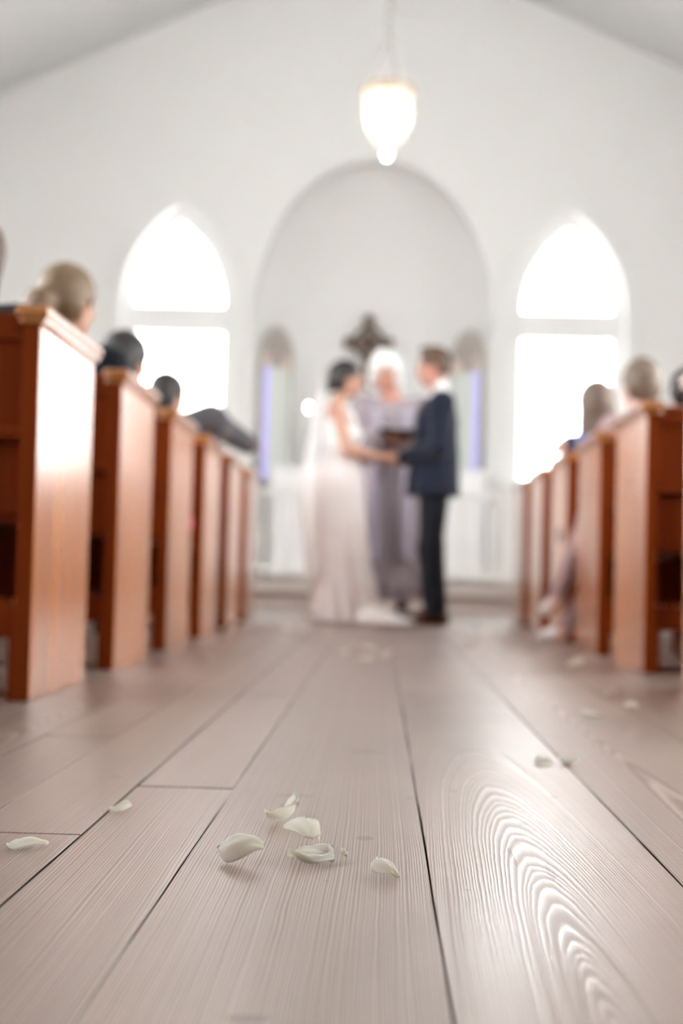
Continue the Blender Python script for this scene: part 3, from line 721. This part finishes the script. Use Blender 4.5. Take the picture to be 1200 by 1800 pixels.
def hand_prims(wr, d, n, s=1.0, curl=.5, thumb=1, k=.004):
    """wr wrist, d towards the knuckles, n out of the back of the hand, thumb side = thumb * (d x n)"""
    d = unit(d); n = unit(n-d*(n@d)); q = np.cross(d, n)*thumb
    R = np.stack([q, n, d], 1); L = [e_(wr+d*.048*s, (.040*s, .014*s, .052*s), R, .012), c(wr, wr+d*.03*s, .024*s, .022*s, .02)]
    for i, (off, ln) in enumerate(((.030, .076), (.010, .084), (-.010, .078), (-.029, .062))):
        p = wr+d*(.092-.004*abs(i-1))*s+q*off*s; a = curl*.55; r0 = (.0088-.0006*(i == 3))*s
        for j, f in enumerate((.45, .31, .24)):
            dd = d*math.cos(a)-n*math.sin(a); p2 = p+dd*ln*f*s
            L.append(c(p, p2, r0*(1-.1*j), r0*(.92-.1*j), k)); p = p2; a += curl*.75
    p = wr+d*.025*s+q*.030*s; a = .75
    for f, r0 in ((.042, .012), (.032, .010), (.026, .009)):
        dd = unit(d*math.cos(a)+q*math.sin(a)-n*.35*(.6+curl)); p2 = p+dd*f*s; L.append(c(p, p2, r0*s, r0*.88*s, .008)); p = p2; a -= .3
    return L
def figure(J, s=1.0, fem=False, k=1.0):
    """J: joints pelvis, chest, neck, head (+R_head), shL/R, elL/R, wrL/R, hipL/R, knL/R, anL/R, toeL/R -> dict of primitive lists"""
    D = {}; pc, cc, nb = J['pelvis'], J['chest'], J['neck']
    lat = unit(J['shR']-J['shL']); up = unit(cc-pc); fw = unit(np.cross(up, lat)); lat = np.cross(fw, up); R = np.stack([lat, fw, up], 1)
    w = (pc+cc)/2
    D['torso'] = [e_(pc, ((.170 if fem else .160)*s, .112*s, .12*s), R, .04), e_(w-up*.0, ((.112 if fem else .140)*s, (.085 if fem else .105)*s, .14*s), R, .05),
                  e_(cc, ((.142 if fem else .168)*s, (.100 if fem else .120)*s, .165*s), R, .05), c(J['shL'], J['shR'], .050*s*(.85 if fem else 1), .050*s*(.85 if fem else 1), .06),
                  c(nb-up*.03*s, nb+up*.0, .07*s, .052*s, .05)]
    if fem: D['torso'] += [e_(cc+lat*q*.065*s+fw*.085*s-up*.01*s, (.055*s, .05*s, .058*s), R, .03) for q in (-1, 1)]
    D['neck'] = [c(nb-up*.02*s, J['head']-J['Rh'] @ V3(0, .012, .05)*s, (.046 if fem else .056)*s, (.043 if fem else .052)*s, .03)]
    D['head'] = head_prims(J['head'], J['Rh'], s, fem)
    a = .84 if fem else 1.0
    for q, sg in (('L', -1), ('R', 1)):
        sh, el, wr = J['sh'+q], J['el'+q], J['wr'+q]
        D['arm'+q] = [c(sh, el, .050*s*a, .039*s*a, .05), c(el, wr, .040*s*a, .026*s*a, .02), e_(el+(wr-el)*.28, (.041*s*a,)*3, None, .03)]
        hp, kn, an, to = J['hip'+q], J['kn'+q], J['an'+q], J['toe'+q]
        back = unit(np.cross(np.cross(kn-an, to-an), kn-an)); back = -back
        D['leg'+q] = [c(hp, kn, .084*s, .056*s, .05), c(kn, an, .052*s, .035*s, .02), e_(kn+(an-kn)*.3+back*.02*s, (.048*s, .048*s, .09*s), None, .04)]
        D['foot'+q] = [c(an, an+(to-an)*.35, .036*s, .034*s, .03), c(an+back*.03*s-unit(kn-an)*.045*s, to, .033*s, .026*s, .03)]
        dh, nh = J.get('dh'+q, unit(wr-el)), J.get('nh'+q, V3(0, 0, 1))
        D['hand'+q] = hand_prims(wr, dh, nh, s*(.9 if fem else 1), J.get('curl'+q, .5), J.get('th'+q, -sg))
    return D
def body_of(D): return D['torso']+D['neck']+D['head']+sum([D[x+q] for q in 'LR' for x in ('arm', 'leg', 'foot', 'hand')], [])
SKIN = plain('skin', (.54, .30, .215), .5, .4, noise=.06, scale=18); SKIN.node_tree.nodes['Principled BSDF'].inputs['Subsurface Weight'].default_value = .08
SKIN_R = plain('skin_ruddy', (.58, .29, .22), .5, .4, noise=.06, scale=18)
SKIN_P = plain('skin_pinkish', (.66, .42, .37), .5, .4, noise=.05, scale=18)
EYE_W = plain('eye_white', (.8, .79, .77), .2); IRIS = plain('iris_dark', (.06, .04, .03), .2)
LIP = plain('lip_tone', (.5, .2, .17), .4)
def face_bits(J, parent, s, brow):
    hc, R = J['head'], J['Rh']
    for q in (-1, 1):
        bm = bmesh.new(); bmesh.ops.create_uvsphere(bm, u_segments=14, v_segments=10, radius=.0125*s)
        for fc in bm.faces: fc.material_index = 1 if fc.calc_center_median().z > .0108*s else 0
        Q = Matrix([list(r) for r in R]).to_4x4() @ Matrix.Rotation(-PI/2, 4, 'X'); bmesh.ops.transform(bm, matrix=Matrix.Translation(tuple(hc+R @ V3(q*.032, .0795, .003)*s)) @ Q, verts=bm.verts)
        from_bm('eye', bm, [EYE_W, IRIS], parent, True)
        P = lambda x, y, z: hc+R @ V3(q*x, y, z)*s
        bm = bmesh.new(); tube(bm, [P(.014, .0975, .024), P(.03, .0945, .030), P(.047, .080, .025)], [.003*s, .0038*s, .002*s], 6); from_bm('eyebrow', bm, brow, parent, True)
    bm = bmesh.new(); P = lambda x, y, z: hc+R @ V3(x, y, z)*s
    tube(bm, [P(-.02, .0885, -.065), P(-.008, .0965, -.0635), P(0, .0975, -.0645), P(.008, .0965, -.0635), P(.02, .0885, -.065)], [.002*s, .0048*s, .0052*s, .0048*s, .002*s], 6); from_bm('lips', bm, LIP, parent, True)
def hair_cap(J, s, grow=.012, low=-.02, face=.055):
    hc, R = J['head'], J['Rh']; P = lambda x, y, z: hc+R @ V3(x, y, z)*s
    return [e_(P(0, -.016, .034), tuple((q+grow)*s for q in (.076, .097, .088)), R, .01), e_(P(0, -.035, -.02), ((.074+grow)*s, (.062+grow)*s, .075*s), R, .03)], \
           [e_(P(0, .098, -.035), (.078*s, face*s, .092*s), R, .012, cut=True), c(P(-.11, .012, -.03), P(.11, .012, -.03), .026*s, .026*s, .01, cut=True)]
def hair(name, col, dark=.45, bump=.5, rough=.5):
    m, nt, p = nodes(name); tc = N(nt, 'TexCoord'); mp = N(nt, 'Mapping'); mp.inputs['Scale'].default_value = (260, 260, 26)
    nz = N(nt, 'TexNoise', i_Scale=1.0, i_Detail=3.0); nt.links.new(tc.outputs['Object'], mp.inputs['Vector']); nt.links.new(mp.outputs[0], nz.inputs['Vector'])
    nt.links.new(mix(nt, nz.outputs[0], tuple(q*dark for q in col), tuple(min(1, q*1.4) for q in col)), p.inputs['Base Color'])
    p.inputs['Roughness'].default_value = rough
    b = N(nt, 'Bump', i_Strength=bump, i_Distance=.003); nt.links.new(nz.outputs[0], b.inputs['Height']); nt.links.new(b.outputs[0], p.inputs['Normal'])
    return m
H_DARK = hair('hair_near_black', (.022, .017, .018)); H_BROWN = hair('hair_brown', (.10, .055, .032)); H_BLOND = hair('hair_dark_blond', (.21, .135, .078)); H_WHITE = hair('hair_white', (.82, .81, .79), .8); H_GREYB = hair('hair_grey_brown', (.20, .145, .105)); H_LONG = hair('hair_ash_brown', (.17, .115, .09))
def cloth(name, col, rough=.85, noise=.08, scale=260, bump=.15): return plain(name, col, rough, .25, noise, scale, sheen=.15, bump=bump)
NAVY = cloth('suit_navy', (.006, .010, .025)); NAVY_D = cloth('trouser_navy', (.004, .006, .013)); SHIRT = cloth('shirt_white', (.82, .82, .84)); SHOE_B = plain('shoe_oxblood', (.075, .02, .012), .3, noise=.2)
LACE = cloth('lace_blush', (.70, .655, .655), .8, .12, 60, .4); SATIN = plain('satin_white', (.86, .85, .85), .45, noise=.02); ROBE = cloth('robe_mauve_grey', (.36, .31, .345)); ALB = cloth('alb_lavender_white', (.55, .51, .58)); STOLE = cloth('stole_pale_lilac', (.46, .42, .52)); SHOE_K = plain('shoe_black', (.02, .02, .022), .35)
GREY = cloth('suit_grey', (.085, .082, .095)); BLACK = cloth('dress_black', (.012, .012, .016)); PINK = cloth('skirt_hot_pink', (.85, .03, .19)); PALEP = cloth('cloth_pale_pink', (.42, .30, .315)); NAVY_T = cloth('top_navy', (.03, .035, .085)); BLUE = cloth('collar_blue', (.12, .14, .42)); SHOE_S = plain('shoe_silver_white', (.80, .80, .83), .2)

def stand(H, hipw=.09, shw=.185, fem=False):
    s = H/1.75; z = lambda q: q*s
    J = dict(pelvis=V3(0, 0, z(.93)), chest=V3(0, -.005, z(1.27)), neck=V3(0, -.02, z(1.465)), head=V3(0, .012, z(1.625)), Rh=frame(0, 0))
    w = shw*s*(.86 if fem else 1)
    for q, g in (('L', -1), ('R', 1)):
        J['sh'+q] = V3(g*w, -.01, z(1.405)); J['el'+q] = V3(g*(w+.05), -.02, z(1.10)); J['wr'+q] = V3(g*(w+.04), .08, z(.86)); J['hip'+q] = V3(g*hipw*s, 0, z(.91))
        J['kn'+q] = V3(g*.095*s, .015, z(.50)); J['an'+q] = V3(g*.095*s, -.03, z(.085)); J['toe'+q] = V3(g*.11*s, .13*s, .028)
    return J, s

# --- bride (faces +X in the world)
bride = empty('person', (-.245, 9.15, 0), -PI/2)
tag(bride, 'bride in white lace gown with a long sheer veil, holding hands', 'person', 'people at the altar')
J, s = stand(1.66, fem=True)
J['head'] = V3(0, .0, 1.575); J['Rh'] = frame(.0, .04); J['neck'] = V3(0, -.055, 1.40); J['chest'] = V3(0, -.03, 1.215); J['pelvis'] = V3(0, -.03, .90)
for q, g in (('R', 1), ('L', -1)):
    J['sh'+q] = V3(g*.148, -.055, 1.36); J['el'+q] = V3(g*.20, .02, 1.095); J['wr'+q] = V3(g*.07, .265, 1.065)
    J['dh'+q] = V3(-g*.35, .9, .02); J['nh'+q] = V3(g*.8, .3, .35); J['curl'+q] = .8
D = figure(J, s, True)
grown('body', body_of(D), SKIN, bride, .007); face_bits(J, bride, s, H_DARK)
cap, cuts = hair_cap(J, s, .013); hc = J['head']
grown('hair', cap+[e_(hc+V3(0, -.10, .01), (.058, .05, .06), None, .03), e_(hc+V3(0, -.115, -.045), (.048, .042, .045), None, .03)]+cuts, H_DARK, bride, .006)
grown('bodice', D['torso'][:3]+D['torso'][5:]+[c(V3(g*.10, .04, 1.30), V3(g*.09, -.03, 1.42), .022, .016, .03) for g in (-1, 1)], SATIN, bride, .007, .009, 1.0, 1.405)
rows = [(1.15, 0, -.028, .118, .094, 0), (1.08, 0, -.03, .132, .106, .004), (.98, 0, -.03, .18, .145, .006), (.90, 0, -.035, .192, .162, .01), (.75, 0, -.025, .178, .165, .02), (.55, 0, -.012, .18, .168, .04), (.35, 0, .0, .20, .185, .06), (.18, 0, .015, .235, .205, .075), (.06, 0, .03, .275, .235, .085), (.012, 0, .035, .30, .25, .09)]
grown('skirt', [dict(t='l', rows=rows, nf=15, k=.02)], LACE, bride, .008)
# train: white hem swept round in front on the floor
tr = [(.0, -.30), (.10, -.12), (.20, .02)]
v, f = [], []
for j in range(15):
    t = j/14; hw = .17*(1-.45*t); yc = .12+.36*t
    for i in range(21):
        u = -1+2*i/20; hgt = (.10*(1-t)**1.5+.022)*max(0, 1-u*u)**.7+.010*math.sin(5*u+4*t+1)*(1-abs(u))+.012
        v.append((.14+u*hw+.04*math.sin(3*t), yc+.03*math.sin(4*u+2*t), max(.004, hgt)))
for j in range(14):
    for i in range(20): f.append((j*21+i, j*21+i+1, (j+1)*21+i+1, (j+1)*21+i))
o = from_data('train', v, f, SATIN, bride); so = o.modifiers.new('thickness', 'SOLIDIFY'); so.thickness = .004
v, f = [], []
for j in range(27):                        # veil: sheer sheet from the back of the head, falling behind her
    t = j/26; z = 1.64-t*1.36; half = .055+.22*min(1, t*1.5)**.8
    for i in range(41):
        u = -1+2*i/40; a = u*1.25*(1-.35*t)
        x = math.sin(a)*half*1.05; y = -.075-.02*(1-t)-math.cos(a)*(.055+.165*min(1, t*1.7))-.02*t+.012*t*math.sin(15*u+3*t)+.10*t*t
        if t < .12: y += .03*(1-t/.12)*0
        v.append((x, y, z))
for j in range(26):
    for i in range(40): f.append((j*41+i, j*41+i+1, (j+1)*41+i+1, (j+1)*41+i))
VEIL = thin_glass('veil_tulle', (1, 1, 1), .0, .55, (.95, .955, .975))
from_data('veil', v, f, VEIL, bride)['label'] = 'sheer white tulle veil'

# --- groom (faces -X)
groom = empty('person', (.335, 9.2, 0), PI/2)
tag(groom, 'groom in a dark navy suit with brown shoes, facing the bride', 'person', 'people at the altar')
J, s = stand(1.79)
J['head'] = V3(0, .02, 1.672); J['Rh'] = frame(0, -.10); J['neck'] = V3(0, -.035, 1.50)
for q, g in (('R', 1), ('L', -1)):
    J['sh'+q] = V3(g*.175, -.035, 1.42); J['el'+q] = V3(g*.235, -.02, 1.12); J['wr'+q] = V3(g*.09, .20, 1.075); J['dh'+q] = V3(-g*.55, .8, -.02); J['nh'+q] = V3(g*.6, .4, .6); J['curl'+q] = .9
    J['kn'+q] = V3(g*.10, .015, .50); J['an'+q] = V3(g*.10, -.025, .09); J['toe'+q] = V3(g*.12, .165, .03)
D = figure(J, s)
grown('body', body_of(D), SKIN_R, groom, .007); face_bits(J, groom, s, H_BROWN)
cap, cuts = hair_cap(J, s, .010, face=.06); hc = J['head']
grown('hair', cap+[e_(hc+V3(0, .045, .112), (.05, .05, .022), None, .02)]+cuts+[e_(hc+V3(0, -.06, -.10), (.12, .07, .05), None, .02, cut=True)], H_BROWN, groom, .006)
grown('trousers', [p for q in 'LR' for p in D['leg'+q][:2]]+[D['torso'][0]]+[c(J['kn'+q], J['an'+q]+V3(0, .0, -.02), .066, .056, .03) for q in 'LR'], NAVY_D, groom, .008, .018, .055, 1.0)
for q in 'LR': grown('shoe', D['foot'+q]+[c(J['an'+q]+V3(0, -.045, -.05), J['toe'+q]+V3(0, .02, 0), .03, .027, .03)], SHOE_B, groom, .006, .010, .002, .10)
grown('shirt', D['torso'][1:], SHIRT, groom, .008, .010, 1.0, 1.52)
grown('collar', [c(J['neck']+V3(0, 0, -.01), J['neck']+V3(0, .012, .045), .066, .060, .01)], SHIRT, groom, .006)
jk = D['torso'][:4]+D['armL'][:2]+D['armR'][:2]+[dict(t='l', rows=[(.83, 0, .01, .20, .155, .012), (.95, 0, .008, .19, .15, .008), (1.1, 0, .0, .165, .135, 0), (1.22, 0, 0, .155, .12, 0), (1.34, 0, 0, .09, .07, 0)], nf=6, k=.03)]
jk += [c(V3(0, .17, 1.50), V3(0, .185, 1.16), .055, .012, .006, cut=True), c(V3(0, .02, 1.53), V3(0, .03, 1.56), .075, .085, .006, cut=True)]
grown('jacket', jk, NAVY, groom, .007, .020, .83)
bm = bmesh.new(); tube(bm, [(0, .075, 1.445), (0, .098, 1.38), (0, .112, 1.25), (0, .108, 1.12)], [.012, .022, .028, .034], 8); bmesh.ops.scale(bm, verts=bm.verts, vec=(1, .98, 1)); from_bm('tie', bm, NAVY_D, groom, True)

# --- priest (faces the camera)
priest = empty('person', (.055, 9.85, 0), PI)
tag(priest, 'white haired officiant in a mauve grey robe reading from a book', 'person', 'people at the altar')
J, s = stand(1.84)
J['head'] = V3(.05, .04, 1.715); J['Rh'] = frame(.05, -.25)
J['elR'] = V3(.27, .02, 1.16); J['wrR'] = V3(.06, .275, 1.22); J['dhR'] = V3(-.75, .45, .15); J['nhR'] = V3(.1, .35, -.9); J['curlR'] = .55
J['elL'] = V3(-.27, .02, 1.16); J['wrL'] = V3(-.14, .28, 1.20); J['dhL'] = V3(.75, .45, .15); J['nhL'] = V3(-.1, .35, -.9); J['curlL'] = .55
D = figure(J, s)
grown('body', body_of(D), SKIN_R, priest, .007); face_bits(J, priest, s, H_WHITE)
cap, cuts = hair_cap(J, s, .024, face=.05); hc = J['head']; Rh = J['Rh']; rr = random.Random(5)
tuft = [e_(hc+Rh @ (.97*V3(*unit(V3(rr.uniform(-1, 1), rr.uniform(-1, .35), rr.uniform(-.35, 1))))*V3(.098, .118, .112)+V3(0, -.016, .03)), [rr.uniform(.022, .034)]*3, None, .02) for _ in range(34)]
grown('hair', cap+tuft+[e_(hc+Rh @ V3(g*.090, -.012, -.06-.03*k), (.024-.003*k, .045, .05), Rh, .03) for g in (-1, 1) for k in (0, 1)]+cuts[:1], H_WHITE, priest, .006)
rows = [(.185, 0, 0, .245, .20, .055), (.5, 0, 0, .225, .185, .05), (.9, 0, 0, .205, .165, .03), (1.2, 0, -.005, .195, .155, .012), (1.42, 0, -.01, .20, .125, 0)]
grown('robe', [dict(t='l', rows=rows, nf=13, k=.05)]+D['torso'][2:4]+[c(J['sh'+q], J['el'+q], .07, .075, .05) for q in 'LR']+[c(J['el'+q], J['wr'+q]+(J['el'+q]-J['wr'+q])*.12, .072, .085, .05) for q in 'LR']+[c(V3(0, .0, 1.54), V3(0, .01, 1.60), .062, .07, .006, cut=True)], ROBE, priest, .008, .012, .19)
rows = [(.15, 0, 0, .225, .185, .08), (.5, 0, 0, .205, .17, .06), (.9, 0, 0, .18, .15, .03)]
grown('alb', [dict(t='l', rows=rows, nf=13, k=.03)], ALB, priest, .009)
for g in (-1, 1):
    pts = [(g*.085, -.07, 1.515), (g*.105, .02, 1.50), (g*.095, .115, 1.42), (g*.10, .165, 1.25), (g*.105, .20, .95), (g*.11, .225, .62), (g*.115, .235, .40)]
    v, f = [], []
    for j in range(len(pts)*4-3):
        i, t = divmod(j, 4); a = V3(*pts[i]); b = V3(*pts[min(i+1, len(pts)-1)]); p = a+(b-a)*t/4
        for dx in (-.038, 0, .038): v.append((p[0]+dx, p[1]+.012-abs(dx)*.2, p[2]))
    for j in range(len(v)//3-1):
        for i in range(2): f.append((j*3+i, j*3+i+1, j*3+i+4, j*3+i+3))
    o = from_data('stole', v, f, STOLE, priest); so = o.modifiers.new('thickness', 'SOLIDIFY'); so.thickness = .006
for q in 'LR': grown('shoe', D['foot'+q]+[c(J['an'+q]+V3(0, -.045, -.05), J['toe'+q]+V3(0, .02, 0), .03, .027, .03)], SHOE_K, priest, .006, .010, .002, .12)
# open service book on his hands
book = empty('book', (.055+.04, 9.85-.335, 1.245), PI); tag(book, 'open black covered service book held by the white haired officiant', 'book')
for g in (-1, 1):
    bm = bmesh.new(); box(bm, 0, .125, -.09, .09, 0, .006, .002); o = from_bm('cover', bm, SHOE_K, book, rot=(.35, -g*.12 if g > 0 else .12+PI*0, 0))
    if g < 0: o.scale = (-1, 1, 1)
    bm = bmesh.new(); box(bm, .003, .117, -.082, .082, .007, .018, .004); o = from_bm('pages', bm, cloth('paper', (.75, .73, .68)), book, rot=(.35, -g*.12 if g > 0 else .12, 0))
    if g < 0: o.scale = (-1, 1, 1)

# --- seated guests (face +Y)
def seated(x, y, label, H=1.70, fem=False, lean=.08, yaw=0, headpitch=0, headyaw=0, sh=.0, skin=None, rz=0, mod=None):
    t = empty('person', (x, y, 0), rz); tag(t, label, 'person', 'seated guests'); s = H/1.75
    J = {}; J['pelvis'] = V3(0, 0, .555); up = V3(0, lean, 1); up = unit(up)
    J['chest'] = J['pelvis']+up*.34*s; J['neck'] = J['pelvis']+up*.535*s; J['head'] = J['pelvis']+up*.695*s+V3(0, .02, 0); J['Rh'] = frame(headyaw, headpitch)
    w = (.155 if fem else .18)*s
    for q, g in (('L', -1), ('R', 1)):
        J['sh'+q] = J['pelvis']+up*.475*s+V3(g*w, 0, 0); J['el'+q] = J['sh'+q]+V3(g*.04, .06, -.28*s); J['wr'+q] = V3(g*.10, .27*s, .645); J['dh'+q] = V3(-g*.3, .9, -.1); J['nh'+q] = V3(0, .1, 1); J['curl'+q] = .35
        J['hip'+q] = V3(g*.085*s, .02, .545); J['kn'+q] = V3(g*.10*s, .44*s, .53*s); J['an'+q] = V3(g*.095*s, .46*s, .085); J['toe'+q] = V3(g*.105*s, .46*s+.16*s, .03)
    if mod: mod(J, s)
    D = figure(J, s, fem); grown('body', body_of(D), skin or SKIN, t, .010)
    return t, J, D, s
def dress_guest(t, J, D, s, top, bottom, shoes, sleeves=True, skirt=False, e_top=.018):
    arms = (D['armL'][:2]+D['armR'][:2]) if sleeves else []
    grown('jacket' if sleeves else 'top', D['torso'][:4]+arms, top, t, .010, e_top)
    if skirt: grown('skirt', [c(J['hipL'], J['knL'], .10*s, .075*s, .08), c(J['hipR'], J['knR'], .10*s, .075*s, .08), D['torso'][0], c((J['hipL']+J['hipR'])/2, (J['knL']+J['knR'])/2, .09*s, .07*s, .08)], bottom, t, .010, .012)
    else: grown('trousers', [p for q in 'LR' for p in D['leg'+q][:2]]+[D['torso'][0]], bottom, t, .010, .014, .07)
    for q in 'LR': grown('shoe', [c(J['an'+q]+unit(J['an'+q]-J['kn'+q])*.045*s, J['toe'+q], .036*s, .028*s, .03)], shoes, t, .008, .006)
def head_hair(t, J, s, mat, grow=.014, extra=(), face=.055, h=.008):
    cap, cuts = hair_cap(J, s, grow, face=face); hc, R = J['head'], J['Rh']
    grown('hair', cap+[e_(hc+R @ (V3(*p)*s), tuple(q*s for q in r), R, .03) for p, r in extra]+cuts, mat, t, h)
t, J, D, s = seated(-1.11, 3.72, 'guest with brown hair at the left edge, in the nearest left pew', 1.50, True)
dress_guest(t, J, D, s, BLACK, BLACK, SHOE_K, True, True); head_hair(t, J, s, H_BROWN, .016, [((0, -.05, -.09), (.085, .06, .11))])
t, J, D, s = seated(-1.115, 4.86, 'guest with dark blond hair gathered in a low bun, second left pew', 1.76, True, headyaw=-.5, headpitch=-.05)
dress_guest(t, J, D, s, NAVY_D, NAVY_D, SHOE_S, True, False); head_hair(t, J, s, H_BLOND, .016, [((0, -.150, -.035), (.056, .050, .056))])
def m2(J, s): J['knR'] = V3(.17, .43, .53); J['anR'] = V3(.16, .46, .085); J['toeR'] = V3(.18, .62, .03)
t, J, D, s = seated(-1.10, 5.93, 'dark haired woman in a dark jacket and hot pink skirt, left pews', 1.64, True, headyaw=-.55, headpitch=-.1, mod=m2)
dress_guest(t, J, D, s, BLACK, PINK, SHOE_K, True, True); head_hair(t, J, s, H_DARK, .02, [((0, -.06, -.08), (.085, .055, .09))])
def m3(J, s):
    J['shR'] += V3(.05, .08, .085); J['shL'] += V3(0, 0, -.02); J['elR'] = V3(.25, .42, 1.065); J['wrR'] = V3(.36, .66, 1.01); J['dhR'] = V3(.3, .9, -.05); J['nhR'] = V3(0, 0, 1); J['curlR'] = .3
t, J, D, s = seated(-1.10, 7.02, 'man in a grey suit resting his arm on the pew in front', 1.66, False, lean=.22, headyaw=-.7, headpitch=-.2, mod=m3)
dress_guest(t, J, D, s, GREY, GREY, SHOE_K, True, False, .032); head_hair(t, J, s, H_DARK, .012)
def m4(J, s):
    J['shL'] = J['shL']+V3(.05, 0, 0); J['elL'] = V3(-.135, .10, .82); J['wrL'] = V3(-.05, .28, .66)
    J['knL'] = V3(-.16, .40, .62); J['anL'] = V3(-.305, .48, .245); J['toeL'] = V3(-.355, .56, .17)
    J['knR'] = V3(.05, .43, .53); J['anR'] = V3(-.27, .50, .09); J['toeR'] = V3(-.35, .60, .04)
t, J, D, s = seated(1.175, 6.48, 'guest with short grey brown hair in pale pink with crossed legs', 1.68, False, mod=m4, skin=SKIN_P, headyaw=.3)
dress_guest(t, J, D, s, PALEP, PALEP, SHOE_S, True, False, .012); head_hair(t, J, s, H_GREYB, .012)
def m5(J, s):
    J['knL'] = J['knL']+V3(.05, 0, 0); J['anL'] = J['anL']+V3(.05, 0, 0); J['toeL'] = J['toeL']+V3(.05, 0, 0)
    J['shL'] = J['shL']+V3(.02, 0, 0); J['elL'] = V3(-.165, .03, 1.02); J['wrL'] = V3(-.19, .24, 1.012); J['dhL'] = V3(-.05, .95, -.1); J['nhL'] = V3(0, 0, 1); J['curlL'] = .3
t, J, D, s = seated(1.115, 7.43, 'woman with long ash brown hair and navy top, bare arm on the pew end', 1.72, True, mod=m5, skin=SKIN_P, headyaw=.1)
dress_guest(t, J, D, s, NAVY_T, NAVY_T, SHOE_K, False, True); head_hair(t, J, s, H_LONG, .022, [((0, -.045, -.09), (.105, .06, .11)), ((0, -.06, -.19), (.115, .05, .12)), ((0, -.06, -.28), (.10, .042, .10))])
grown('collar', [c(J['shL']+V3(.04, -.05, .03), J['shR']+V3(-.04, -.05, .03), .03, .03, .02)], BLUE, t, .009)
t, J, D, s = seated(1.135, 5.30, 'child with dark hair, only the crown showing over the second right pew', 1.22, False, skin=SKIN_P)
dress_guest(t, J, D, s, BLACK, PALEP, SHOE_K, True, False, .012); head_hair(t, J, s, H_DARK, .014)
